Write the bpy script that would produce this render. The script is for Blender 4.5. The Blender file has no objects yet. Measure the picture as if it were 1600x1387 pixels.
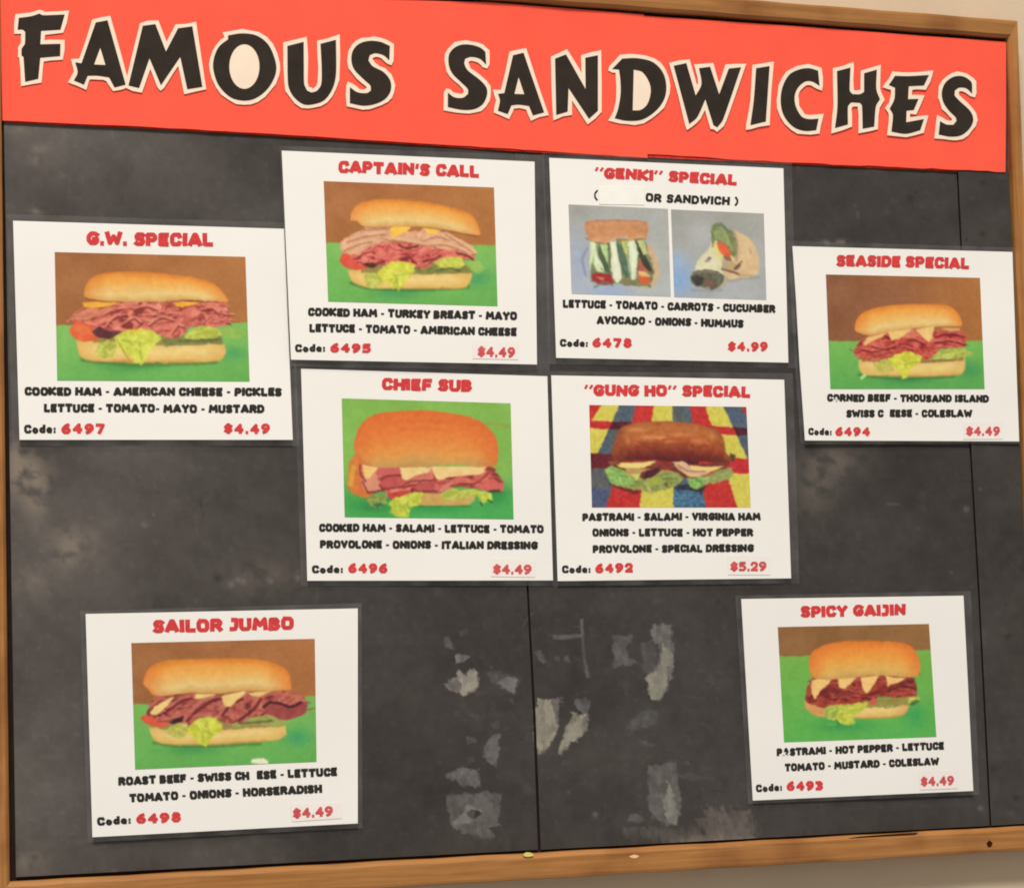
import bpy, math, random
import numpy as np
from mathutils import Vector, Matrix
from mathutils.geometry import delaunay_2d_cdt

S = bpy.context.scene
# ------------------------------------------------------------------ camera
F_PX = 4400.0
CAM = np.array([-1.1621, -2.7060, -0.2180])
PITCH, YAW, ROLL = math.radians(4.234), math.radians(-23.243), math.radians(-1.387)
ROT = (Matrix.Rotation(YAW, 3, 'Z') @ Matrix.Rotation(math.pi/2 + PITCH, 3, 'X') @ Matrix.Rotation(ROLL, 3, 'Z'))
RN = np.array(ROT)
cam = bpy.data.cameras.new('camera')
cam.sensor_width = 36; cam.lens = 36*F_PX/1600; cam.clip_start = 0.05; cam.clip_end = 100
camo = bpy.data.objects.new('camera', cam); S.collection.objects.link(camo)
camo.matrix_world = Matrix.Translation(Vector(CAM)) @ ROT.to_4x4()
S.camera = camo
# ------------------------------------------------------------------ light
w = bpy.data.worlds.new('World'); S.world = w; w.use_nodes = True
bg = w.node_tree.nodes['Background']
bg.inputs[0].default_value = (0.905, 0.895, 0.88, 1); bg.inputs[1].default_value = 0.44
def lamp(name, loc, aim, sx, sy, e, col):
    l = bpy.data.lights.new(name, 'AREA'); l.shape = 'RECTANGLE'; l.size = sx; l.size_y = sy
    l.energy = e; l.color = col
    o = bpy.data.objects.new(name, l); S.collection.objects.link(o); o.location = loc
    o.rotation_euler = (Vector(aim)-Vector(loc)).to_track_quat('-Z', 'Y').to_euler()
lamp('ceiling_lamp', (-1.8, -4.4, 5.8), (0, 0, 0), 2.4, 1.0, 700, (0.93, 0.915, 0.91))
S.view_settings.view_transform = 'Standard'; S.view_settings.look = 'None'
S.view_settings.exposure = 0; S.view_settings.gamma = 1
S.cycles.filter_width = 1.9

rng = random.Random(5)
KILL = 1.07     # light level on the board: what a white sheet of albedo 1 would show
def lin(c):
    c = np.asarray(c, float)/255
    return np.where(c <= .04045, c/12.92, ((c+.055)/1.055)**2.4)
def alb(c): return np.clip(lin(c)/KILL, 0, .92)

# ------------------------------------------------------------------ geometry helpers
def P(px, py, h=0.0):
    """point of the plane y=-h on the board that lies at a given spot of the photograph"""
    px = np.asarray(px, float); py = np.asarray(py, float)
    d = np.stack([(px-800)/F_PX, -(py-693.5)/F_PX, -np.ones_like(px)], -1) @ RN.T
    t = (-h-CAM[1])/d[..., 1]
    return CAM + d*t[..., None]

def crop(ox, oy, s):
    return lambda pts: [(ox+x/s, oy+y/s) for x, y in pts]

def mesh(name, V, Fc, mat, parent=None, smooth=False):
    me = bpy.data.meshes.new(name)
    me.from_pydata([tuple(v) for v in V], [], [tuple(int(i) for i in f) for f in Fc])
    if mat: me.materials.append(mat)
    if smooth: me.polygons.foreach_set('use_smooth', [True]*len(me.polygons))
    me.update()
    o = bpy.data.objects.new(name, me); S.collection.objects.link(o)
    if parent: o.parent = parent
    return o
def tag(o, label=None, cat=None, group=None, kind=None):
    if label: o['label'] = label
    if cat: o['category'] = cat
    if group: o['group'] = group
    if kind: o['kind'] = kind
    return o
def empty(name, label, cat, group=None):
    o = bpy.data.objects.new(name, None); S.collection.objects.link(o); o.empty_display_size = .05
    return tag(o, label, cat, group)

def union(polys):
    """flat union of overlapping polygons -> verts, triangles, boundary edges"""
    vs, fs = [], []
    for p in polys:
        a = sum(p[i][0]*p[(i+1) % len(p)][1]-p[(i+1) % len(p)][0]*p[i][1] for i in range(len(p)))
        if abs(a) < 1e-9: continue
        if a < 0: p = p[::-1]
        fs.append(list(range(len(vs), len(vs)+len(p)))); vs += [Vector((float(x), float(y))) for x, y in p]
    r = delaunay_2d_cdt(vs, [], fs, 1, 1e-6)
    tris = [tuple(f) for f, of in zip(r[2], r[5 if len(r) > 5 else 4]) if len(of)]
    cnt = {}
    for f in tris:
        for i in range(len(f)):
            e = (f[i], f[(i+1) % len(f)]); k = (min(e), max(e)); cnt.setdefault(k, []).append(e)
    bd = [v[0] for v in cnt.values() if len(v) == 1]
    return [tuple(v) for v in r[0]], tris, bd

def cutout(polys, hole=None):
    """union minus hole"""
    vs, tris, bd = union(polys + ([hole] if hole else []))
    if hole:
        hp = np.array(hole)
        V = np.array(vs); keep = []
        for f in tris:
            c = V[list(f)].mean(0)
            if not inside(hp, c[None, 0], c[None, 1])[0]: keep.append(f)
        tris = keep; cnt = {}
        for f in tris:
            for i in range(len(f)):
                e = (f[i], f[(i+1) % len(f)]); k = (min(e), max(e)); cnt.setdefault(k, []).append(e)
        bd = [v[0] for v in cnt.values() if len(v) == 1]
    return vs, tris, bd

def inside(poly, x, y):
    r = np.zeros(x.shape, bool); n = len(poly); j = n-1
    for i in range(n):
        xi, yi = poly[i]; xj, yj = poly[j]
        if yi != yj:
            c = ((yi > y) != (yj > y)) & (x < (xj-xi)*(y-yi)/(yj-yi)+xi)
            r ^= c
        j = i
    return r

def plate(name, flat, h, t, mat, parent=None, hf=None):
    """solid plate: front outline in photo pixels lying h in front of the board, t thick"""
    vs, tris, bd = flat
    a = np.array(vs); hh = h + (hf(a[:, 0], a[:, 1]) if hf else 0*a[:, 0])
    Vf = P(a[:, 0], a[:, 1], hh); n = len(vs)
    V = list(Vf)
    Fc = [f for f in tris]
    # front faces towards the viewer (-y)
    def nrm(f):
        p = [Vf[i] for i in f]; return np.cross(p[1]-p[0], p[2]-p[0])[1]
    Fc = [f if nrm(f) < 0 else f[::-1] for f in Fc]
    if t:
        Vb = Vf.copy(); Vb[:, 1] += t; V += list(Vb)
        cnt = {}
        for f in Fc:
            for i in range(len(f)):
                e = (f[i], f[(i+1) % len(f)]); k = (min(e), max(e)); cnt.setdefault(k, []).append(e)
        for v in cnt.values():
            if len(v) == 1:
                i, j = v[0]; Fc.append((j, i, i+n, j+n))
    return mesh(name, V, Fc, mat, parent)

def dens(p, smooth=True, n=4, lim=50):
    """round off the gentle corners of an outline, keep the sharp ones"""
    if not smooth: return [tuple(q) for q in p]
    p = np.array(p, float); N = len(p); out = []
    d1 = p-np.roll(p, 1, 0); d2 = np.roll(p, -1, 0)-p
    ang = np.degrees(np.abs((np.arctan2(d2[:, 1], d2[:, 0])-np.arctan2(d1[:, 1], d1[:, 0])+np.pi) % (2*np.pi)-np.pi))
    sh = ang > lim
    tan = (np.roll(p, -1, 0)-np.roll(p, 1, 0))*.5
    for i in range(N):
        j = (i+1) % N; seg = p[j]-p[i]; L = np.hypot(*seg)+1e-9
        def tn(k): 
            if sh[k]: return seg*1.0
            v = tan[k]; l = np.hypot(*v)+1e-9; return v/l*min(l, L)
        t0, t1 = tn(i), tn(j)
        for k in range(n):
            s = k/n
            out.append(tuple((2*s**3-3*s**2+1)*p[i]+(s**3-2*s**2+s)*t0+(-2*s**3+3*s**2)*p[j]+(s**3-s**2)*t1))
    return out

def dilate(p, r):
    """polygons whose union is the outline grown by r with mitred corners"""
    a = np.array(p); A = .5*np.sum(a[:, 0]*np.roll(a[:, 1], -1)-np.roll(a[:, 0], -1)*a[:, 1])
    if A < 0: a = a[::-1]
    N = len(a); polys = [[tuple(q) for q in a]]; off = []
    for i in range(N):
        d = a[(i+1) % N]-a[i]; l = np.hypot(*d)+1e-9; off.append(np.array([d[1], -d[0]])/l*r)
    for i in range(N):
        j = (i+1) % N
        polys.append([tuple(a[i]), tuple(a[i]+off[i]), tuple(a[j]+off[i]), tuple(a[j])])
        o0, o1 = off[i], off[j]; m = o0+o1; c = np.dot(o0, o1)/r/r
        cross = o0[0]*o1[1]-o0[1]*o1[0]
        if cross > 1e-6:
            k = 1/(1+c) if 1+c > .5 else 1/.5
            tip = a[j]+m*min(k, 1.5)
            polys.append([tuple(a[j]), tuple(a[j]+o0), tuple(tip), tuple(a[j]+o1)])
    return polys

# ------------------------------------------------------------------ noise and painting of flat prints
_lat = np.random.RandomState(3).rand(256, 256)
def vn(x, y):
    xi = np.floor(x).astype(int); yi = np.floor(y).astype(int); fx = x-xi; fy = y-yi
    fx = fx*fx*(3-2*fx); fy = fy*fy*(3-2*fy)
    g = lambda a, b: _lat[a & 255, b & 255]
    return (g(xi, yi)*(1-fx)+g(xi+1, yi)*fx)*(1-fy)+(g(xi, yi+1)*(1-fx)+g(xi+1, yi+1)*fx)*fy
def fbm(x, y, s, o=4, seed=0):
    r = 0; a = .5; t = 0
    for k in range(o):
        r = r+a*vn(x/s+17.3*k+seed*31.7, y/s+9.1*k+seed*7.9); t += a; a *= .5; s = s/2.03
    return r/t
def sst(e0, e1, x):
    t = np.clip((x-e0)/(e1-e0), 0, 1); return t*t*(3-2*t)

class Canvas:
    def __init__(s, X, Y, base=(128, 128, 128)):
        s.X, s.Y = X, Y; s.C = np.empty(X.shape+(3,)); s.C[:] = base; s.sd = 0
    def reg(s, pts, m):
        p = np.array(pts); 
        return (s.X > p[:, 0].min()-m) & (s.X < p[:, 0].max()+m) & (s.Y > p[:, 1].min()-m) & (s.Y < p[:, 1].max()+m)
    def mask(s, pts, soft=4, rough=4, smooth=True, rs=22):
        s.sd += 1
        q = dens(pts, smooth, 3, 60); R = s.reg(q, soft+rough+4); x, y = s.X[R], s.Y[R]
        if rough:
            wx = (fbm(x, y, rs, 3, s.sd)-.5)*rough*2.4; wy = (fbm(x, y, rs, 3, s.sd+50)-.5)*rough*2.4
            x, y = x+wx, y+wy
        d = s.dist(q, x, y, True); ins = inside(q, x, y)
        return R, sst(-soft, soft, np.where(ins, d, -d))
    def dist(s, q, x, y, closed):
        d = np.full(x.shape, 1e9); n = len(q)
        for i in range(n if closed else n-1):
            ax, ay = q[i]; bx, by = q[(i+1) % n]; dx, dy = bx-ax, by-ay; L = dx*dx+dy*dy+1e-9
            t = np.clip(((x-ax)*dx+(y-ay)*dy)/L, 0, 1)
            d = np.minimum(d, (x-ax-t*dx)**2+(y-ay-t*dy)**2)
        return np.sqrt(d)
    def put(s, R, m, col):
        if callable(col): col = col(s.X[R], s.Y[R])
        col = np.asarray(col, float)
        s.C[R] = s.C[R]*(1-m[:, None])+col*m[:, None]
    def poly(s, pts, col, soft=4, rough=4, smooth=True, a=1, var=6, vs=30, rs=22):
        R, m = s.mask(pts, soft, rough, smooth, rs)
        f = col
        if var:
            k = s.sd
            def f(x, y, col=col):
                c = col(x, y) if callable(col) else np.asarray(col, float)[None]
                return c + ((fbm(x, y, vs, 3, k)-.5)*var*4)[:, None]
        s.put(R, m*a, f); return R, m
    def line(s, pts, wd, col, soft=4, a=1, rough=2):
        s.sd += 1; R = s.reg(pts, wd+soft+4); x, y = s.X[R], s.Y[R]
        x = x+(fbm(x, y, 18, 2, s.sd)-.5)*rough*3; y = y+(fbm(x, y, 18, 2, s.sd+9)-.5)*rough*3
        q = dens(list(pts)+list(pts)[::-1], True, 3, 60) if len(pts) > 2 else pts
        d = s.dist(q, x, y, False)
        s.put(R, a*(1-sst(wd/2-soft/2, wd/2+soft, d)), col)
    def blob(s, x0, y0, rx, ry, col, a=1):
        q = [(x0-rx*1.8, y0-ry*1.8), (x0+rx*1.8, y0+ry*1.8)]; R = s.reg(q, 2)
        d = ((s.X[R]-x0)/rx)**2+((s.Y[R]-y0)/ry)**2
        s.put(R, a*np.exp(-d*1.3), col)
    # --- food
    def bun(s, pts, stops, side=None, rough=1.6, var=3, soft=4):
        q = np.array(dens(pts, True, 3, 60)); n = len(q)
        xs = np.linspace(q[:, 0].min(), q[:, 0].max(), 120); lo = np.full(120, 1e9); hi = np.full(120, -1e9)
        for i in range(n):
            a, b = q[i], q[(i+1) % n]
            if a[0] > b[0]: a, b = b, a
            k = (xs >= a[0]) & (xs <= b[0])
            if b[0]-a[0] > 1e-6:
                y = a[1]+(b[1]-a[1])*(xs[k]-a[0])/(b[0]-a[0]); lo[k] = np.minimum(lo[k], y); hi[k] = np.maximum(hi[k], y)
        ok = hi > lo
        ts = [t for t, c in stops]; cs = np.array([c for t, c in stops], float)
        x0, x1 = xs[0], xs[-1]
        def col(x, y):
            l = np.interp(x, xs[ok], lo[ok]); h = np.interp(x, xs[ok], hi[ok]); t = (y-l)/np.maximum(h-l, 40)
            t = t + (fbm(x, y, 75, 2, 4)-.5)*.16
            c = np.stack([np.interp(t, ts, cs[:, i]) for i in range(3)], -1)
            if side is not None:
                u = np.abs((x-x0)/(x1-x0)*2-1); e = sst(.62, 1.02, u)[:, None]*.75
                c = c*(1-e)+np.array(side, float)*e
            return c
        s.poly(pts, col, soft, rough, True, 1, var, 26)
    def meat(s, pts, pal, ang=-.2, sc=26, seed=1, n=0, rough=6, st=3.4):
        """ruffled slices: warped ridges between a dark and a light tone"""
        pal = np.array(pal, float); ca, sa = math.cos(ang), math.sin(ang)
        def col(x, y):
            wx = (fbm(x, y, 90, 3, seed)-.5)*120; wy = (fbm(x, y, 70, 3, seed+3)-.5)*110
            u = (x*ca+y*sa+wx)/(sc*st); v = (-x*sa+y*ca+wy)/sc
            r = fbm(u, v, 1.0, 3, seed+5); r = 1-np.abs(2*r-1)*2.1
            r = np.clip(r*.75+.55*(fbm(x, y, 60, 3, seed+8)-.3), 0, 1)
            return np.stack([np.interp(r, np.linspace(0, 1, len(pal)), pal[:, i]) for i in range(3)], -1)
        R, m = s.poly(pts, col, 4, rough, True, 1, 4, 18)
        rg = random.Random(seed*7+1); q = np.array(pts)
        lo = q.min(0); hi = q.max(0); k = 0; tries = 0
        while k < n and tries < n*20:
            tries += 1
            x = rg.uniform(lo[0], hi[0]); y = rg.uniform(lo[1], hi[1])
            if not inside(pts, np.array([x]), np.array([y]))[0]: continue
            k += 1; L = rg.uniform(1.0, 2.6)*sc; a = ang+rg.uniform(-.5, .5); b = rg.uniform(-.35, .35)*L
            p = [(x-L*math.cos(a), y-L*math.sin(a)), (x-b*math.sin(a), y+b*math.cos(a)), (x+L*math.cos(a), y+L*math.sin(a))]
            p2 = [(u, v-sc*.22) for u, v in p]
            s.line(p, sc*.16, pal[0], 4, .65); s.line(p2, sc*.16, pal[-1], 4, .6)

def paint_print(name, cv, conv, corners, step, mat, parent, hf, h):
    """grid of a flat print with its printed colours as a colour attribute"""
    q = np.array(corners, float)
    wd = np.hypot(*(q[1]-q[0])); hg = np.hypot(*(q[3]-q[0])); nu = int(wd/step)+1; nv = int(hg/step)+1
    u, v = np.meshgrid(np.linspace(0, 1, nu), np.linspace(0, 1, nv))
    bl = lambda u, v: (q[0]*((1-u)*(1-v))[..., None]+q[1]*(u*(1-v))[..., None]+q[2]*(u*v)[..., None]+q[3]*((1-u)*v)[..., None])
    XY = bl(u, v); c = Canvas(XY[..., 0], XY[..., 1]); cv(c)
    px = np.array(conv([(0, 0), (1, 0), (0, 1)])); sx = px[1, 0]-px[0, 0]
    gx = px[0, 0]+XY[..., 0]*sx; gy = px[0, 1]+XY[..., 1]*sx
    # soft, slightly smeared print
    wx = ((fbm(gx, gy, 12, 2, 61)-.5)*1.7).round().astype(int); wy = ((fbm(gx, gy, 12, 2, 62)-.5)*1.7).round().astype(int)
    ii, jj = np.indices(gx.shape); c.C = c.C[np.clip(ii+wy, 0, nv-1), np.clip(jj+wx, 0, nu-1)]
    for ax in (0, 1):
        for _ in range(1):
            a_ = np.roll(c.C, 1, ax); b_ = np.roll(c.C, -1, ax)
            if ax: a_[:, 0] = c.C[:, 0]; b_[:, -1] = c.C[:, -1]
            else: a_[0] = c.C[0]; b_[-1] = c.C[-1]
            c.C = (a_+2*c.C+b_)/4
    g_ = c.C.mean(-1, keepdims=True); c.C = g_+(c.C-g_)*.97; c.C[..., 2] *= .93; c.C[..., 1] *= 1.012
    c.C += (fbm(gx, gy, 5, 2, 2)-.5)[..., None]*9
    return grid_mesh(name, gx, gy, h+hf(gx, gy), c.C, mat, parent)

def grid_mesh(name, gx, gy, h, col, mat, parent, conv=True):
    nv, nu = gx.shape
    V = P(gx, gy, h).reshape(-1, 3)
    i = np.arange(nv*nu).reshape(nv, nu)
    f = np.stack([i[:-1, :-1], i[1:, :-1], i[1:, 1:], i[:-1, 1:]], -1).reshape(-1, 4)
    me = bpy.data.meshes.new(name); me.vertices.add(len(V)); me.vertices.foreach_set('co', V.ravel())
    me.loops.add(f.size); me.loops.foreach_set('vertex_index', f.ravel().astype(np.int32))
    me.polygons.add(len(f)); me.polygons.foreach_set('loop_start', np.arange(0, f.size, 4, dtype=np.int32))
    me.polygons.foreach_set('use_smooth', np.ones(len(f), bool))
    me.update(calc_edges=True); me.validate()
    if col is not None:
        at = me.color_attributes.new('printed', 'FLOAT_COLOR', 'POINT')
        rgba = np.ones((len(V), 4), np.float32); rgba[:, :3] = alb(np.clip(col.reshape(-1, 3), 0, 255)); at.data.foreach_set('color', rgba.ravel())
    me.materials.append(mat)
    o = bpy.data.objects.new(name, me); S.collection.objects.link(o); o.parent = parent
    return o

# ------------------------------------------------------------------ materials
def mat(name, col=None, rough=.6, spec=.3, coat=0, attr=None, noise=None, bump=None, coatr=.15):
    m = bpy.data.materials.new(name); m.use_nodes = True; nt = m.node_tree; b = nt.nodes['Principled BSDF']
    b.inputs['Roughness'].default_value = rough; b.inputs['Specular IOR Level'].default_value = spec
    b.inputs['Coat Weight'].default_value = coat; b.inputs['Coat Roughness'].default_value = coatr
    if attr:
        a = nt.nodes.new('ShaderNodeAttribute'); a.attribute_name = attr; nt.links.new(a.outputs['Color'], b.inputs['Base Color'])
    else:
        tc = nt.nodes.new('ShaderNodeTexCoord'); n = nt.nodes.new('ShaderNodeTexNoise')
        sc, amt = noise or (30, .06)
        n.inputs['Scale'].default_value = sc; n.inputs['Detail'].default_value = 6
        nt.links.new(tc.outputs['Object'], n.inputs['Vector'])
        r = nt.nodes.new('ShaderNodeValToRGB'); c = np.array(alb(col))
        r.color_ramp.elements[0].position = .3; r.color_ramp.elements[1].position = .7
        r.color_ramp.elements[0].color = tuple(c*(1-amt))+(1,); r.color_ramp.elements[1].color = tuple(np.minimum(c*(1+amt), .95))+(1,)
        nt.links.new(n.outputs['Fac'], r.inputs[0]); nt.links.new(r.outputs[0], b.inputs['Base Color'])
    if bump:
        tc = nt.nodes.new('ShaderNodeTexCoord'); n = nt.nodes.new('ShaderNodeTexNoise'); n.inputs['Scale'].default_value = bump[0]
        n.inputs['Detail'].default_value = 4
        nt.links.new(tc.outputs['Object'], n.inputs['Vector'])
        bp = nt.nodes.new('ShaderNodeBump'); bp.inputs['Strength'].default_value = bump[1]; bp.inputs['Distance'].default_value = bump[2]
        nt.links.new(n.outputs['Fac'], bp.inputs['Height']); nt.links.new(bp.outputs[0], b.inputs['Normal'])
    return m
M_paper = mat('laminated_white_paper', (243, 236, 224), .5, .3, .25, noise=(9, .012), bump=(14, .25, .002))
M_stick = mat('price_sticker_paper', (242, 231, 220), .6, .2, noise=(60, .02))
M_print = mat('printed_photo', rough=.5, spec=.3, coat=.25, attr='printed')
M_black = mat('black_backing_paper', rough=.8, spec=.15, attr='printed', bump=(160, .35, .0006))
M_ink = mat('black_print_ink', (46, 41, 35), .55, .2, noise=(200, .25))
M_red = mat('red_print_ink', (212, 62, 60), .55, .2, noise=(160, .12))
M_red2 = mat('faded_red_print_ink', (208, 84, 82), .55, .2, noise=(220, .18))
M_banner = mat('red_poster_paper', (250, 91, 67), .75, .15, noise=(16, .045), bump=(60, .15, .0008))
M_strip = mat('dark_red_strip', (215, 48, 30), .8, .1, noise=(80, .3))
M_cream = mat('cream_cutout_paper', (244, 219, 192), .75, .15, noise=(40, .03))
M_let = mat('black_letter_paper', (50, 42, 34), .8, .12, noise=(60, .15))
M_dark = mat('dark_board_core', (44, 30, 24), .9, .1, noise=(60, .2))
M_scrap = mat('yellow_paper', (225, 205, 110), .8, .1)
M_hole = mat('dark_hole', (50, 28, 14), .9, .05)
M_nick = mat('bare_wood_nick', (242, 196, 140), .7, .1)

def wood(name, ax, k=1):
    m = mat(name, (200, 130, 66), .42, .35); nt = m.node_tree; b = nt.nodes['Principled BSDF']
    for n in list(nt.nodes):
        if n.type in ('TEX_NOISE', 'VALTORGB', 'TEX_COORD'): nt.nodes.remove(n)
    tc = nt.nodes.new('ShaderNodeTexCoord'); mp = nt.nodes.new('ShaderNodeMapping'); nt.links.new(tc.outputs['Object'], mp.inputs[0])
    sc = [190, 190, 190]; sc[ax] = 7; mp.inputs['Scale'].default_value = sc
    n = nt.nodes.new('ShaderNodeTexNoise'); n.inputs['Scale'].default_value = 1; n.inputs['Detail'].default_value = 5; n.inputs['Distortion'].default_value = .6
    nt.links.new(mp.outputs[0], n.inputs['Vector'])
    r = nt.nodes.new('ShaderNodeValToRGB'); e = r.color_ramp.elements
    e[0].position = .3; e[0].color = tuple(alb((154*k, 99*k, 46*k)))+(1,); e[1].position = .68; e[1].color = tuple(alb((182*k, 124*k, 66*k)))+(1,)
    nt.links.new(n.outputs['Fac'], r.inputs[0])
    n2 = nt.nodes.new('ShaderNodeTexNoise'); n2.inputs['Scale'].default_value = 12; n2.inputs['Detail'].default_value = 5
    nt.links.new(tc.outputs['Object'], n2.inputs['Vector'])
    r2 = nt.nodes.new('ShaderNodeValToRGB'); r2.color_ramp.elements[0].position = .32; r2.color_ramp.elements[0].color = (.72, .66, .6, 1); r2.color_ramp.elements[1].position = .5; r2.color_ramp.elements[1].color = (1, 1, 1, 1)
    nt.links.new(n2.outputs['Fac'], r2.inputs[0])
    mx = nt.nodes.new('ShaderNodeMix'); mx.data_type = 'RGBA'; mx.blend_type = 'MULTIPLY'; mx.inputs[0].default_value = 1
    nt.links.new(r.outputs[0], mx.inputs[6]); nt.links.new(r2.outputs[0], mx.inputs[7]); nt.links.new(mx.outputs[2], b.inputs['Base Color'])
    return m
M_woodx = wood('oak_frame_lengthwise', 0); M_woodt = wood('darker_oak_frame', 0, .93); M_woodz = wood('oak_frame_upright', 2)  # top rail gets a slightly darker copy of the oak
M_wall = mat('cream_painted_wall', (210, 186, 154), .7, .2, noise=(6, .04), bump=(120, .3, .0008))

M_film = bpy.data.materials.new('clear_laminate'); M_film.use_nodes = True
nt = M_film.node_tree; b = nt.nodes['Principled BSDF']; b.inputs['Base Color'].default_value = (.30, .28, .25, 1); b.inputs['Roughness'].default_value = .35
tc = nt.nodes.new('ShaderNodeTexCoord'); nn = nt.nodes.new('ShaderNodeTexNoise'); nn.inputs['Scale'].default_value = 30; nn.inputs['Detail'].default_value = 5
nt.links.new(tc.outputs['Object'], nn.inputs['Vector'])
rr = nt.nodes.new('ShaderNodeMapRange'); rr.inputs[1].default_value = .3; rr.inputs[2].default_value = .75; rr.inputs[3].default_value = .05; rr.inputs[4].default_value = .22
nt.links.new(nn.outputs['Fac'], rr.inputs[0])
tr = nt.nodes.new('ShaderNodeBsdfTransparent'); mx = nt.nodes.new('ShaderNodeMixShader')
nt.links.new(rr.outputs[0], mx.inputs[0]); nt.links.new(tr.outputs[0], mx.inputs[1]); nt.links.new(b.outputs[0], mx.inputs[2])
nt.links.new(mx.outputs[0], nt.nodes['Material Output'].inputs['Surface'])

# ------------------------------------------------------------------ wall
Wy = .020
wall = mesh('wall', [(-3, Wy, -2), (3, Wy, -2), (3, Wy, 2.2), (-3, Wy, 2.2)], [(0, 1, 2, 3)], M_wall)
tag(wall, 'cream painted wall behind the framed board', kind='structure')

# ------------------------------------------------------------------ board: rails and backing
board = empty('bulletin_board', 'wood framed bulletin board covered in scuffed black backing paper', 'notice board')
HF = .010
def ex(pts, k, h=HF): return float(np.mean([P(x, y, h)[k] for x, y in pts]))
IL = ex([(2, 190), (19, 1370)], 0); IR = ex([(1573, 61), (1580, 330), (1597, 740)], 0, .002)
IT = ex([(765, 0), (1240, 36), (1573, 61)], 2, .003); IB = ex([(25, 1372), (640, 1343), (1180, 1315), (1600, 1290)], 2, .001)
OT = ex([(1196, 0), (1592, 33)], 2); OB = ex([(760, 1377), (1200, 1352), (1600, 1329)], 2); OR = ex([(1592.5, 34), (1599, 300)], 0); OL = IL-.024
def rail(a_in, b_in, a_out, b_out, m):
    prof = [(0, .004), (0, -HF+.0042), (.05, -HF+.0022), (.17, -HF), (.86, -HF), (.96, -HF+.0008), (1, -HF+.003), (1, Wy)]
    V = []; n = len(prof); NS = 40
    for k in range(NS+1):
        f = k/NS
        i = np.array(a_in)*(1-f)+np.array(b_in)*f; o = np.array(a_out)*(1-f)+np.array(b_out)*f
        for t, y in prof:
            q = i*(1-t)+o*t; j = .00035*math.sin(k*1.7+t*3)*(0 < k < NS)
            V.append((q[0], y+j*.6, q[1]+j*(abs(a_in[0]-b_in[0]) > .5)))
    Fc = [(k*n+i, (k+1)*n+i, (k+1)*n+i+1, k*n+i+1) for k in range(NS) for i in range(n-1)]
    Fc += [tuple(range(n)), tuple(NS*n+i for i in reversed(range(n)))]
    o = mesh('frame_rail', V, Fc, m, board)
    return o
rail((IL, IT), (IR, IT), (OL, OT), (OR, OT), M_woodt)
rail((IR, IT), (IR, IB), (OR, OT), (OR, OB), M_woodz)
rail((IR, IB), (IL, IB), (OR, OB), (OL, OB), M_woodx)
rail((IL, IB), (IL, IT), (OL, OB), (OL, OT), M_woodz)
mesh('board_panel', [(IL-.004, .0035, IB-.004), (IR+.004, .0035, IB-.004), (IR+.004, .0035, IT+.004), (IL-.004, .0035, IT+.004),
                     (IL-.004, .0075, IB-.004), (IR+.004, .0075, IB-.004), (IR+.004, .0075, IT+.004), (IL-.004, .0075, IT+.004)],
     [(0, 1, 2, 3), (7, 6, 5, 4), (0, 4, 5, 1), (1, 5, 6, 2), (2, 6, 7, 3), (3, 7, 4, 0)], M_dark, board)

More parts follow.
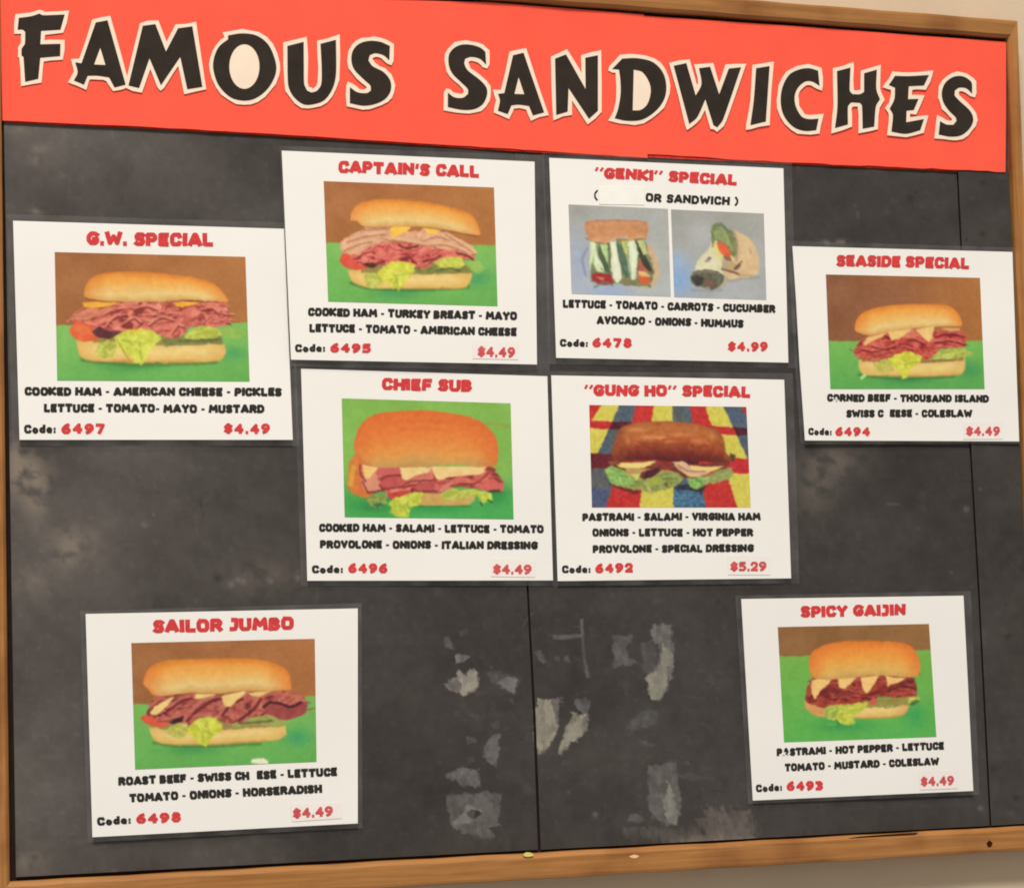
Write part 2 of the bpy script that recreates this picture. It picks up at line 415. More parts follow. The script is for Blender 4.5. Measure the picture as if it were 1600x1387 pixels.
cR1 = crop(640, 900, 2.848); cR2 = crop(0, 650, 3.2); cR5 = crop(1220, 640, 4.2105)
def backing_paint(c):
    X, Y = c.X, c.Y
    base = np.array((65, 59.5, 55.))
    n1 = fbm(X, Y, 170, 5, 11); n2 = fbm(X, Y, 26, 4, 12); n3 = fbm(X, Y, 9, 2, 13)
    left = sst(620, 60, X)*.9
    c.C[:] = base + ((n1-.5)*20+(n2-.5)*11+(n3-.5)*7)[..., None]
    # paper tone paler towards the left, then scattered dusty mottling
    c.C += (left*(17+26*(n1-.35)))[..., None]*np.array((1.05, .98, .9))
    dm = sst(.52, .75, fbm(X, Y, 120, 5, 21))*.25
    c.C = c.C*(1-dm[..., None]*.45)+np.array((104, 96, 88))*dm[..., None]*.45
    sp = sst(.74, .82, fbm(X, Y, 11, 2, 33))
    c.C += (sp*5)[..., None]
    for (x, y, rx, ry, a) in [(40, 745, 34, 38, .75), (55, 775, 18, 34, .6), (24, 715, 14, 30, .6), (115, 850, 38, 30, .5), (105, 868, 12, 24, .35), (50, 905, 40, 22, .3),
                              (62, 232, 14, 8, .4), (58, 252, 8, 7, .4), (96, 276, 6, 6, .4), (58, 330, 9, 5, .5), (45, 1345, 30, 22, .4), (30, 200, 30, 10, .3),
                              (1300, 720, 40, 26, .35), (1275, 770, 30, 40, .25), (410, 900, 60, 24, .25), (1310, 378, 20, 4, .5), (1290, 380, 8, 4, .4)]:
        R = c.reg([(x-rx*2, y-ry*2), (x+rx*2, y+ry*2)], 1)
        if R.any():
            xx, yy = c.X[R], c.Y[R]; d = ((xx-x)/rx)**2+((yy-y)/ry)**2
            mm = np.exp(-d)*sst(.28, .62, fbm(xx, yy, 16, 4, 41))
            c.put(R, np.clip(mm*a*1.5, 0, 1), (134, 120, 104))
    rg = random.Random(77)
    for _ in range(45):          # rub marks and fine scratches
        x, y = rg.uniform(10, 1590), rg.uniform(200, 1350); L = rg.uniform(6, 34); a = rg.choice((0, 0, 1.4, rg.uniform(-1.5, 1.5)))
        c.line([(x, y), (x+L*math.cos(a), y+L*math.sin(a))], 1.2, (112, 104, 96) if rg.random() < .7 else (40, 36, 33), 1.6, rg.uniform(.12, .4))
    for _ in range(60):          # pin holes and specks
        x, y = rg.uniform(10, 1590), rg.uniform(200, 1350); c.blob(x, y, 2.2, 2.2, (34, 30, 28) if rg.random() < .5 else (120, 112, 104), .5)
    for x, y in [(372, 905), (362, 913), (380, 908), (423, 908), (465, 903), (225, 820), (1532, 1262), (1510, 795), (179, 1365), (930, 1272), (1240, 1350)]:
        c.blob(x, y, 5, 5, (128, 122, 116), .55)
    c.blob(340, 902, 9, 8, (52, 46, 42), .7); c.blob(1552, 1200, 7, 7, (50, 44, 40), .6); c.blob(1535, 1300, 40, 10, (84, 76, 68), .3)
    for x, y in [(1588, 1246), (1575, 994), (1422, 310), (1536, 285), (1535, 365)]: c.blob(x, y, 6, 5, (44, 38, 34), .6)
    if X.max() > 700:
        G = (112, 108, 104); B = (150, 142, 126)
        def pc(pts, col, a=.9, soft=1.6, rough=3):
            R, m = c.mask(cR1(pts), soft, rough*1.25, True, 6)
            xx, yy = c.X[R], c.Y[R]; k = c.sd
            m = m*(.62+.38*sst(.28, .6, fbm(xx*1.7, yy*.8, 13, 4, k)))          # streaky, fibres left behind
            c.put(R, m*a, np.array(col, float)[None]+((fbm(xx, yy, 7, 4, k+5)-.5)*34)[:, None])
        # paper torn away by old tape
        pc([(150, 270), (180, 265), (200, 325), (165, 325)], G, .55); pc([(215, 240), (262, 232), (255, 262), (228, 262)], G, .35)
        pc([(205, 350), (235, 345), (272, 360), (235, 385), (200, 385)], (122, 118, 114), .9)
        pc([(155, 480), (205, 450), (215, 420), (255, 440), (270, 405), (302, 425), (300, 500), (240, 532), (215, 518), (160, 500)], (128, 120, 112))
        pc([(205, 430), (215, 418), (255, 445), (272, 415), (300, 428), (298, 498), (240, 530), (222, 515), (228, 478)], (156, 147, 132))
        pc([(345, 430), (390, 425), (440, 440), (495, 455), (470, 525), (440, 510), (400, 488), (360, 470)], (96, 92, 88), .7, 4)
        pc([(385, 475), (430, 450), (485, 460), (465, 525), (430, 505)], (118, 115, 111), .8); pc([(440, 540), (465, 545), (460, 570), (445, 565)], G, .3)
        pc([(262, 615), (300, 610), (330, 628), (300, 638)], G, .3); pc([(365, 650), (400, 640), (392, 672), (372, 670)], G, .3)
        pc([(250, 712), (290, 710), (298, 740), (262, 745)], G, .5); pc([(262, 800), (285, 805), (278, 825), (260, 820)], G, .35)
        pc([(345, 735), (385, 700), (402, 705), (392, 845), (372, 848), (335, 810), (328, 775)], (112, 108, 104), .8)
        pc([(160, 888), (215, 855), (308, 858), (310, 935), (240, 930), (190, 905)], (116, 112, 107), .85)
        pc([(160, 965), (240, 968), (330, 958), (412, 968), (398, 1085), (410, 1110), (340, 1115), (400, 1165), (330, 1160), (200, 1125), (175, 1060)], (106, 101, 96), .85, 2)
        pc([(240, 1050), (250, 1010), (275, 1015), (330, 1040), (285, 1090), (200, 1110), (190, 1090)], (134, 128, 120), .7)
        pc([(250, 1050), (285, 1038), (322, 1050), (290, 1085), (262, 1072)], (56, 52, 46), .95, 1.2, 1.5)
        pc([(630, 262), (760, 258), (770, 272), (650, 282)], (104, 100, 97), .7, 1.5, 1); pc([(758, 190), (772, 190), (782, 350), (800, 450), (785, 452), (768, 330)], (108, 104, 101), .7, 1.5, 1)
        pc([(545, 328), (580, 330), (615, 380), (590, 385), (560, 350)], G, .6); pc([(640, 358), (665, 358), (660, 382), (645, 380)], G, .4); pc([(680, 355), (705, 350), (720, 378), (690, 385)], G, .65)
        pc([(725, 360), (765, 360), (762, 378), (730, 378)], G, .2)
        pc([(572, 538), (640, 545), (680, 535), (668, 600), (655, 700), (620, 760), (572, 798), (557, 740), (555, 590), (572, 575)], (112, 106, 98), .9)
        pc([(575, 545), (632, 555), (648, 620), (655, 690), (620, 745), (572, 790), (556, 740), (556, 592), (572, 585)], (150, 142, 124), .95)
        pc([(735, 545), (800, 545), (795, 640), (770, 610), (742, 590)], (108, 104, 100), .8)
        pc([(720, 598), (742, 600), (748, 620), (790, 612), (792, 680), (740, 730), (690, 775), (675, 802), (668, 780), (680, 720), (700, 660), (722, 640)], (150, 143, 126), .95)
        pc([(905, 260), (960, 262), (1000, 262), (960, 320), (985, 360), (1020, 385), (900, 405), (912, 355), (902, 310)], (104, 99, 96), .8)
        pc([(1030, 298), (1080, 285), (1100, 350), (1090, 430), (1050, 440), (1035, 370)], (92, 87, 83), .8, 2.5)
        pc([(1085, 218), (1165, 210), (1172, 350), (1165, 460), (1120, 540), (1105, 555), (1078, 552), (1048, 460), (1085, 430), (1110, 330), (1075, 260)], (116, 111, 105), .9)
        pc([(1125, 300), (1168, 340), (1165, 380), (1145, 430), (1145, 480), (1108, 552), (1080, 552), (1052, 470), (1060, 440), (1100, 420), (1118, 370)], (142, 136, 120), .92)
        pc([(965, 680), (1010, 620), (1060, 592), (1105, 600), (1095, 655), (1040, 672), (1000, 682)], (92, 90, 86), .8, 3)
        pc([(1020, 740), (1060, 735), (1098, 745), (1060, 755)], G, .4)
        pc([(1060, 840), (1120, 835), (1185, 822), (1195, 900), (1205, 1000), (1198, 1090), (1165, 1105), (1090, 1080), (1060, 1010), (1065, 920)], (106, 101, 96), .85, 2)
        pc([(1140, 910), (1165, 935), (1195, 1050), (1185, 1105), (1155, 1100), (1135, 1040), (1128, 1010), (1145, 960)], (134, 128, 116), .9)
        pc([(965, 1075), (1000, 1060), (1050, 1080), (1010, 1095), (965, 1095)], (104, 100, 98), .7)
        pc([(1180, 880), (1270, 880), (1360, 895), (1300, 905), (1200, 895)], G, .25, 3); pc([(1220, 820), (1250, 818), (1245, 832)], G, .4)
        pc([(1290, 1020), (1400, 1030), (1538, 1060), (1538, 1165), (1400, 1180), (1330, 1150), (1300, 1100)], (118, 106, 98), .6, 6, 10)
        pc([(950, 1130), (1100, 1110), (1300, 1120), (1538, 1110), (1538, 1175), (1200, 1195), (1150, 1180), (960, 1150)], (110, 102, 94), .5, 6, 8)
        pc([(1170, 1175), (1330, 1160), (1538, 1165), (1538, 1176), (1300, 1190), (1160, 1192)], (140, 130, 116), .6, 3)
        pc([(1290, 1130), (1310, 1128), (1325, 1148), (1300, 1150)], (46, 40, 36), .8)

def backing(edgeL, edgeR, top, bot, xs, ys, h, name='backing_paper'):
    """edgeL/edgeR: x as a function of y; xs 0..1"""
    U, Y = np.meshgrid(xs, ys)
    T = top(U*0+np.interp(U, [0, 1], [edgeL(600), edgeR(600)])); Bt = bot(np.interp(U, [0, 1], [edgeL(600), edgeR(600)]))
    gy = T+(Bt-T)*Y; gx = edgeL(gy)*(1-U)+edgeR(gy)*U
    c = Canvas(gx, gy); backing_paint(c)
    hh = h + (fbm(gx, gy, 160, 2, 71)-.5)*.0012
    return grid_mesh(name, gx, gy, hh, c.C, M_black, board)
topf = lambda x: -60+(x-350)*.052+62
botf = lambda x: 1369-(x-25)*.0535
li = lambda *p: (lambda v: np.interp(v, [a for a, b in p], [b for a, b in p]))
e0 = li((0, 3), (190, 6), (650, 14), (1370, 25)); e1 = li((0, 795), (910, 822.5), (1120, 833), (1340, 841)); e1b = li((0, 797), (600, 812), (910, 825.5), (1120, 837), (1340, 845.5))
e2 = li((0, 1490), (265, 1497), (385, 1503), (690, 1517), (930, 1531), (1290, 1549)); e3 = li((0, 1574), (270, 1576), (392, 1582), (740, 1596), (1290, 1617))
xsL = np.concatenate([np.linspace(0, .83, 180)[:-1], np.linspace(.83, 1, 90)]); ysL = np.concatenate([np.linspace(0, .68, 220)[:-1], np.linspace(.68, .98, 230)[:-1], np.linspace(.98, 1, 5)])
backing(e0, e1, topf, botf, xsL, ysL, .0004)
backing(e1b, lambda y: e2(y)-2.6, topf, botf, np.concatenate([np.linspace(0, .55, 230)[:-1], np.linspace(.55, 1, 80)]), ysL, .0006)
backing(e2, e3, topf, botf, np.linspace(0, 1, 40), np.linspace(0, 1, 300), .0028)
# small damage on the bottom rail
def chip(name, pts, m, h, t=.0004, parent=None): return plate(name, union([dens(pts)]), h, t, m, parent)
chip('nail_hole', [(1541.5, 1317), (1546, 1312), (1551, 1316), (1549, 1322), (1544, 1323)], M_hole, HF+.0003, .0002, board)
chip('chipped_edge', [(1325, 1309), (1345, 1306), (1400, 1302), (1435, 1300), (1425, 1306), (1395, 1309), (1360, 1311.5), (1338, 1311)], M_hole, HF-.0012, .0002, board)
chip('wood_nick', [(983, 1337), (992, 1334.5), (999, 1337), (993, 1340), (986, 1339)], M_nick, HF+.0003, .0002, board)
tag(chip('paper_scrap', [(818, 1334), (823, 1331), (831, 1332), (834, 1336), (826, 1338), (819, 1337)], M_scrap, HF+.0012, .001),
    'tiny yellow paper scrap caught on the bottom rail below the seam', 'scrap')

# ------------------------------------------------------------------ banner
bann = empty('banner', 'red paper banner with black letters reading FAMOUS SANDWICHES across the board top', 'banner')
def rag(pts, seed, amp=1.2, n=26, only=None):
    """straight run with slightly ragged cut"""
    rg = random.Random(seed); out = []
    for (a, b) in zip(pts[:-1], pts[1:]):
        for k in range(n):
            t = k/n; j = rg.uniform(-amp, amp) if k else 0
            out.append((a[0]+(b[0]-a[0])*t, a[1]+(b[1]-a[1])*t+j))
    out.append(pts[-1]); return out
botL = rag([(4, 188.5), (240, 199), (420, 209), (720, 228), (850, 236), (1012, 247)], 3, .5, 8)
botR = rag([(1010, 241), (1230, 254), (1400, 261), (1571, 269)], 4, .9, 12)
sheetL = [(0, -26), (300, -8), (765, 4), (1006, 23)] + [(1008, 120)] + botL[::-1] + [(2, 100)]
sheetR = [(1005, 25), (1240, 41), (1572, 66), (1572, 160)] + botR[::-1] + [(1006, 130)]
def hb(x, y): return .0006*np.sin(np.asarray(x)/190.)+.0005*sst(150, 260, np.asarray(y))
def gridplate(name, quad, nu, nv, h, t, m, parent, hf, flat=None):
    pass
def fine(poly, step=60):
    """cut a polygon into a lattice so that it can follow the curl of the sheet"""
    a = np.array(poly); x0, y0 = a.min(0)-1; x1, y1 = a.max(0)+1
    cells = []; vs = [Vector(map(float, p)) for p in poly]; fc = [list(range(len(poly)))]
    for x in np.arange(x0, x1+step, step):
        vs += [Vector((x, y0)), Vector((x, y1))]; cells.append((len(vs)-2, len(vs)-1))
    for y in np.arange(y0, y1+step, step):
        vs += [Vector((x0, y)), Vector((x1+step, y))]; cells.append((len(vs)-2, len(vs)-1))
    A = .5*np.sum(a[:, 0]*np.roll(a[:, 1], -1)-np.roll(a[:, 0], -1)*a[:, 1])
    if A < 0: fc = [fc[0][::-1]]
    r = delaunay_2d_cdt(vs, cells, fc, 0, 1e-6)
    tris = [tuple(f) for f, of in zip(r[2], r[5 if len(r) > 5 else 4]) if len(of)]
    return [tuple(v) for v in r[0]], tris, None
def edgeshift(p, dx, dy): return [(x+dx, y+dy) for x, y in p]
plate('banner_paper', fine(sheetL), .0034, .0006, M_banner, bann, hb)
plate('banner_paper', fine(sheetR), .0030, .0006, M_banner, bann, hb)
lowL = botL[:]; 
o = plate('banner_low_strip', fine([(6, 150), (1000, 200), (1005, 243)] + [(x, y+3.6) for x, y in [(1004, 245), (850, 235.5), (720, 227.5), (420, 208.5), (240, 198), (60, 190), (6, 187)]]), .0021, .0006, M_strip, bann, lambda x, y: .2*hb(x, y))  # dark red strip showing just below the banner's bottom edge
o = plate('banner_low_strip', fine([(1012, 200), (1575, 100), (1576.5, 271), (1400, 264.5), (1230, 256.5), (1120, 251), (1013, 246)]), .0019, .0006, M_strip, bann, lambda x, y: .2*hb(x, y))
cA, cB, cC, cD, cE = crop(0, 0, 3.8095), crop(300, 0, 3.8095), crop(660, 0, 3.8095), crop(960, 0, 4.4444), crop(1240, 0, 4.4444)
def ell(cx, cy, rx, ry, n=24): return [(cx+rx*math.cos(2*math.pi*k/n), cy+ry*math.sin(2*math.pi*k/n)) for k in range(n)]
LET = [
 (cA, [(105,178),(112,108),(185,98),(235,82),(255,92),(385,88),(360,178),(245,185),(240,265),(360,262),(358,335),(240,345),(228,470),(150,488),(140,340),(128,330),(130,290),(148,262),(150,190),(135,178)], None),
 (cA, [(570,135),(640,122),(748,505),(682,522),(650,462),(580,452),(522,452),(500,505),(440,480),(462,432),(448,372),(485,378)], [(597,285),(560,385),(628,388)]),
 (cA, [(850,155),(925,145),(988,308),(1060,170),(1145,158),(1205,518),(1115,532),(1073,340),(958,508),(890,348),(828,525),(765,510)], None),
 (cB, [(215,212),(300,200),(390,215),(460,275),(500,380),(495,450),(450,530),(380,585),(310,600),(230,580),(160,510),(128,420),(130,350),(160,280),(215,235)], ell(312, 397, 90, 133)),
 (cB, [(568,275),(665,250),(666,400),(668,500),(685,540),(712,552),(745,540),(770,500),(772,400),(765,262),(857,238),(858,430),(840,520),(790,595),(720,622),(660,620),(600,570),(572,500)], None),
 (cB, [(1178,275),(1175,360),(1140,330),(1090,318),(1058,330),(1050,360),(1075,395),(1140,430),(1180,480),(1183,540),(1150,590),(1090,620),(1020,630),(940,615),(940,520),(985,550),(1040,555),(1065,540),(1062,510),(1030,480),(970,420),(950,370),(955,310),(990,265),(1050,245),(1120,250)], None),
 (cC, [(375,310),(380,385),(340,350),(290,340),(255,350),(250,380),(270,420),(340,475),(380,520),(385,565),(360,620),(310,650),(240,655),(152,638),(152,552),(190,580),(240,583),(272,560),(270,530),(230,490),(180,440),(158,390),(158,330),(185,290),(230,268),(290,268),(345,285)], None),
 (cC, [(540,330),(602,315),(725,670),(658,688),(635,632),(575,624),(530,628),(508,680),(450,660),(462,600),(450,560),(488,555)], [(573,460),(548,560),(607,562)]),
 (cC, [(790,350),(855,325),(972,532),(970,345),(1045,330),(1045,660),(992,708),(870,525),(865,665),(797,685)], None),
 (cC, [(1130,412),(1190,350),(1280,348),(1370,370),(1430,430),(1452,510),(1440,590),(1390,660),(1310,712),(1220,720),(1145,705),(1165,650),(1180,560),(1178,470),(1170,415)], [(1258,415),(1310,430),(1350,490),(1360,550),(1340,620),(1300,655),(1252,658)]),
 (cD, [(412,458),(500,440),(565,665),(605,585),(588,475),(665,465),(728,657),(795,478),(880,468),(755,830),(715,885),(688,870),(632,690),(575,815),(520,862)], None),
 (cD, [(985,475),(1078,460),(1052,845),(945,870),(968,700)], None),
 (cD, [(1415,492),(1425,597),(1375,568),(1325,568),(1275,610),(1252,670),(1260,740),(1300,810),(1350,828),(1418,825),(1402,905),(1320,910),(1240,880),(1175,800),(1155,700),(1170,600),(1215,520),(1280,485),(1350,475)], None),
 (cE, [(302,495),(395,470),(390,630),(410,655),(460,655),(490,640),(490,510),(578,485),(575,620),(600,690),(572,740),(560,880),(480,895),(475,735),(460,715),(400,712),(378,740),(378,865),(288,890),(305,740)], None),
 (cE, [(662,592),(705,528),(800,530),(940,522),(905,595),(800,600),(795,690),(868,688),(835,765),(785,770),(782,850),(905,828),(880,905),(780,930),(680,915),(690,800),(668,755),(700,690),(705,610)], None),
 (cE, [(1238,580),(1240,652),(1200,615),(1150,610),(1120,630),(1118,665),(1150,700),(1225,770),(1248,830),(1225,890),(1165,940),(1090,950),(1008,935),(1018,842),(1060,865),(1110,868),(1132,840),(1125,815),(1080,770),(1040,710),(1030,640),(1055,575),(1110,535),(1170,530),(1215,552)], None),
]
for k, ((conv, pts, hole), ch) in enumerate(zip(LET, 'FAMOUSSANDWICHES')):
    out = dens(conv(pts), True, 5, 42)
    dz = .00012*(k % 3)
    rj = random.Random(k); wob = [(x+rj.uniform(-.9, .9), y+rj.uniform(-.9, .9)) for x, y in dens(conv(pts), True, 2, 42)]
    cream = plate('letter', union(dilate(wob, 6.0)), .0046+dz, .0005, M_cream, bann, hb)
    cream['label'] = 'cut-out letter %s, black on a cream border' % ch
    hl = (dens(conv(hole), len(hole) > 3, 3, 60) if hole else None)
    fc = plate('letter_face', cutout([out], hl), .0049+dz, .0003, M_let, cream, hb)

# ------------------------------------------------------------------ lettering of the sheets
def arc(cx, cy, rx, ry, a0, a1, n=7):
    return [(cx+rx*math.cos(math.radians(a0+(a1-a0)*k/n)), cy+ry*math.sin(math.radians(a0+(a1-a0)*k/n))) for k in range(n+1)]
G = {
 'A': (.95, [[(0, 0), (.42, 1), (.58, 1), (1, 0)], [(.2, .22), (.8, .22)]]),
 'B': (.8, [[(0, 0), (0, 1), (.7, 1), (.92, .78), (.7, .52), (0, .52)], [(.7, .52), (1, .25), (.75, 0), (0, 0)]]),
 'C': (.8, [[(1, .8), (.9, 1), (.2, .98), (0, .75), (0, .25), (.2, 0), (.9, .0), (1, .16)]]),
 'D': (.84, [[(0, 0), (0, 1), (.65, 1), (1, .75), (1, .25), (.65, 0), (0, 0)]]),
 'E': (.74, [[(1, 1), (0, 1), (0, 0), (1, 0)], [(0, .5), (.85, .5)]]),
 'F': (.74, [[(1, 1), (0, 1), (0, 0)], [(0, .45), (.85, .45)]]),
 'G': (.86, [[(1, .85), (.72, 1), (.3, 1), (0, .7), (0, .3), (.3, 0), (.8, 0), (1, .2), (1, .42), (.6, .42)]]),
 'H': (.86, [[(0, 0), (0, 1)], [(1, 0), (1, 1)], [(0, .5), (1, .5)]]),
 'I': (.34, [[(.5, 0), (.5, 1)]]),
 'i': (.6, [[(.5, 0), (.5, 1)], [(0, 1), (1, 1)], [(0, 0), (1, 0)]]),
 'J': (.62, [[(.3, 1), (1, 1), (1, .3), (.75, 0), (0, 0)]]),
 'K': (.88, [[(0, 0), (0, 1)], [(1, 1), (.1, .48), (1, 0)]]),
 'L': (.72, [[(0, 1), (0, 0), (1, 0)]]),
 'M': (1.05, [[(0, 0), (.1, 1), (.5, .35), (.9, 1), (1, 0)]]),
 'N': (.88, [[(0, 0), (0, 1), (1, 0), (1, 1)]]),
 'O': (.86, [[(.2, 1), (.8, 1), (1, .78), (1, .22), (.8, 0), (.2, 0), (0, .22), (0, .78), (.2, 1)]]),
 'P': (.78, [[(0, 0), (0, 1), (.75, 1), (1, .8), (1, .6), (.75, .42), (0, .42)]]),
 'R': (.84, [[(0, 0), (0, 1), (.75, 1), (1, .8), (.95, .6), (.7, .46), (0, .46)], [(.55, .46), (1, 0)]]),
 'S': (.76, [[(1, .88), (.8, 1), (.2, 1), (0, .82), (.1, .58), (.9, .44), (1, .2), (.8, 0), (.2, 0), (0, .1)]]),
 'T': (.84, [[(0, 1), (1, 1)], [(.5, 1), (.5, 0)]]),
 'U': (.84, [[(0, 1), (0, .2), (.2, 0), (.8, 0), (1, .2), (1, 1)]]),
 'V': (.86, [[(0, 1), (.5, 0), (1, 1)]]),
 'W': (1.15, [[(0, 1), (.22, 0), (.5, .7), (.78, 0), (1, 1)]]),
 'Y': (.86, [[(0, 1), (.5, .45), (1, 1)], [(.5, .45), (.5, 0)]]),
 '-': (.5, [[(.15, .42), (.85, .42)]]),
 '.': (.30, [[(.4, 0), (.6, 0)]]),
 ',': (.3, []),
 "'": (.34, [[(.65, 1), (.35, .7)]]),
 '"': (.72, [[(.2, .98), (.05, .74)], [(.95, .98), (.75, .74)]]),
 '(': (.40, [[(1, 1.05), (0, .72), (0, .28), (1, -.05)]]),
 ')': (.40, [[(0, 1.05), (1, .72), (1, .28), (0, -.05)]]),
 ':': (.32, [[(.4, .08), (.6, .08)], [(.4, .55), (.6, .55)]]),
 'o': (.66, [[(.3, .58), (.7, .58), (1, .38), (1, .2), (.7, 0), (.3, 0), (0, .2), (0, .38), (.3, .58)]]),
 'd': (.68, [[(1, 1), (1, 0), (.3, 0), (0, .2), (0, .38), (.3, .58), (1, .55)]]),
 'e': (.66, [[(0, .3), (1, .3), (1, .42), (.7, .6), (.3, .6), (0, .38), (0, .2), (.3, 0), (.95, .02)]]),
 '$': (.8, [[(1, .80), (.7, .9), (.25, .9), (0, .72), (.2, .54), (.8, .46), (1, .26), (.75, .1), (.3, .1), (0, .2)], [(.5, 1.06), (.5, -.06)]]),
 '2': (.8, [[(0, .75), (.2, 1), (.75, 1), (1, .78), (.9, .5), (0, 0), (1, 0)]]),
 '3': (.78, [[(0, .95), (.7, 1), (1, .78), (.7, .54), (.35, .52)], [(.7, .54), (1, .25), (.7, 0), (0, .04)]]),
 '4': (.86, [[(.72, 0), (.72, 1), (0, .34), (1, .34)]]),
 '5': (.8, [[(.95, 1), (.1, 1), (.05, .58), (.7, .6), (1, .4), (1, .2), (.7, 0), (0, .04)]]),
 '6': (.8, [[(.85, 1), (.45, .9), (0, .5), (0, .22), (.25, 0), (.75, 0), (1, .2), (1, .36), (.75, .54), (.1, .5)]]),
 '7': (.8, [[(0, 1), (1, 1), (.4, 0)]]),
 '8': (.82, [[(.3, 1), (.7, 1), (.92, .78), (.7, .54), (.3, .54), (.08, .78), (.3, 1)], [(.3, .54), (0, .26), (.3, 0), (.7, 0), (1, .26), (.7, .54)]]),
 '9': (.8, [[(.2, 0), (.55, .08), (1, .5), (1, .78), (.75, 1), (.25, 1), (0, .8), (0, .64), (.25, .46), (.95, .5)]]),
}
_gc = {}
def glyph(ch, t):
    if (ch, t) in _gc: return _gc[(ch, t)]
    w_, sts = G[ch]; polys = []; t0 = t
    if ch in '-"\'(): ': t = t*{'-': .62, '"': .6, "'": .75, '(': .8, ')': .8, ':': .85}[ch]
    for st in sts:
        pts = [(t/2+u*(w_-t), t/2+v*(1-t)) for u, v in st]
        for k in range(len(pts)-1):
            a = np.array(pts[k]); b_ = np.array(pts[k+1]); d = b_-a; L = np.hypot(*d)+1e-9; d = d/L; n = np.array([-d[1], d[0]])
            ta = tb = t/2
            if k == 0: a = a-d*t*.42; ta *= 1.08
            if k == len(pts)-2: b_ = b_+d*t*.42; tb *= 1.08
            polys.append([tuple(a+n*ta), tuple(a-n*ta), tuple(b_-n*tb), tuple(b_+n*tb)])
        for p in pts[1:-1]:
            polys.append([(p[0]+t/2*math.cos(2*math.pi*(q+.5)/10), p[1]+t/2*math.sin(2*math.pi*(q+.5)/10)) for q in range(10)])
        if st[0] == st[-1]:
            p = pts[0]; polys.append([(p[0]+t/2*math.cos(2*math.pi*(q+.5)/10), p[1]+t/2*math.sin(2*math.pi*(q+.5)/10)) for q in range(10)])
    vs, tris, bd = union(polys); _gc[(ch, t0)] = (w_, vs, tris); return _gc[(ch, t0)]
def text(name, s_, a, b_, hgt, m, parent, hf, h, t=.27, space=.42, gap=.07, skip=(), jit=.03, label=None):
    """line of lettering from a (bottom left) to b_ (bottom right), photo pixels, cap height hgt"""
    x = 0; items = []; rg = random.Random(sum(map(ord, s_)))
    for i, ch in enumerate(s_):
        if ch == ' ': x += space; continue
        if ch == '_': x += .8; continue
        w_, vs, tris = glyph(ch, t); items.append((x, vs, tris, i)); x += w_+gap
    W = x-gap; a = np.array(a, float); b_ = np.array(b_, float); L = np.hypot(*(b_-a)); ux = (b_-a)/L; uy = np.array([ux[1], -ux[0]])
    if uy[1] > 0: uy = -uy
    V, Fc = [], []; n = 0
    for x, vs, tris, i in items:
        dy = rg.uniform(-jit, jit); sl = rg.uniform(-jit, jit)
        if i in skip:
            tris = [f for f in tris if np.mean([vs[j][1]+vs[j][0]*.4 for j in f]) > .62 or rg.random() < .15]
        for u, v in vs: V.append(a+ux*((x+u+sl*v)/W*L)+uy*((v+dy)*hgt))
        Fc += [tuple(j+n for j in f) for f in tris]; n += len(vs)
    V = np.array(V); Vw = P(V[:, 0], V[:, 1], h+hf(V[:, 0], V[:, 1]))
    out = []
    for f in Fc:
        p = [Vw[i] for i in f[:3]]
        out.append(f if np.cross(p[1]-p[0], p[2]-p[0])[1] < 0 else f[::-1])
    o = mesh(name, Vw, out, m, parent)
    if label: o['label'] = label
    return o

# ------------------------------------------------------------------ the printed sandwich photographs
BROWN, GREEN = (160, 98, 56), (118, 176, 82)
BUN = [(0, (218, 124, 42)), (.22, (240, 156, 66)), (.5, (238, 176, 96)), (.78, (234, 196, 132)), (1, (216, 160, 92))]
BOT = [(0, (226, 186, 112)), (.45, (238, 202, 134)), (.85, (226, 182, 104)), (1, (196, 140, 66))]
HAM = [(140, 52, 46), (196, 92, 82), (222, 118, 104), (240, 150, 132)]
def backdrop(c, hor, b1=BROWN, b2=(180, 112, 62), g1=(128, 184, 92), g2=(104, 172, 84)):
    x0, x1 = c.X.min(), c.X.max(); y0, y1 = c.Y.min(), c.Y.max(); t = ((c.X-x0)/(x1-x0))[..., None]
    n = ((fbm(c.X, c.Y, 160, 4, 2)-.5)*26)[..., None]
    c.C[:] = np.array(b1)*(1-t)+np.array(b2)*t+n
    hy = np.interp(c.X, [x0, x1], hor)+(fbm(c.X, c.Y, 30, 2, 6)-.5)*6
    m = sst(-4, 4, c.Y-hy)[..., None]; v = np.clip((c.Y-hy)/(y1-hor[0]), 0, 1)[..., None]
    g = np.array(g1)*(1-v)+np.array(g2)*v+n*.6
    c.C[:] = c.C*(1-m)+g*m
def lettuce(c, pts, col=(206, 206, 78), hi=(228, 222, 104), lo=(158, 170, 58), n=5, seed=1):
    c.poly(pts, col, 5, 10, True, 1, 15, 20)
    q = np.array(pts); ctr = q.mean(0); rg = random.Random(seed)
    for k in range(n):
        p = q[rg.randrange(len(q))]; e = ctr+(p-ctr)*rg.uniform(.6, .95); s_ = ctr+np.array([rg.uniform(-20, 20), -rg.uniform(0, 25)])
        c.line([tuple(s_), tuple((s_+e)/2+np.array([rg.uniform(-8, 8), 0])), tuple(e)], 7, hi if k % 2 else lo, 6, .55)
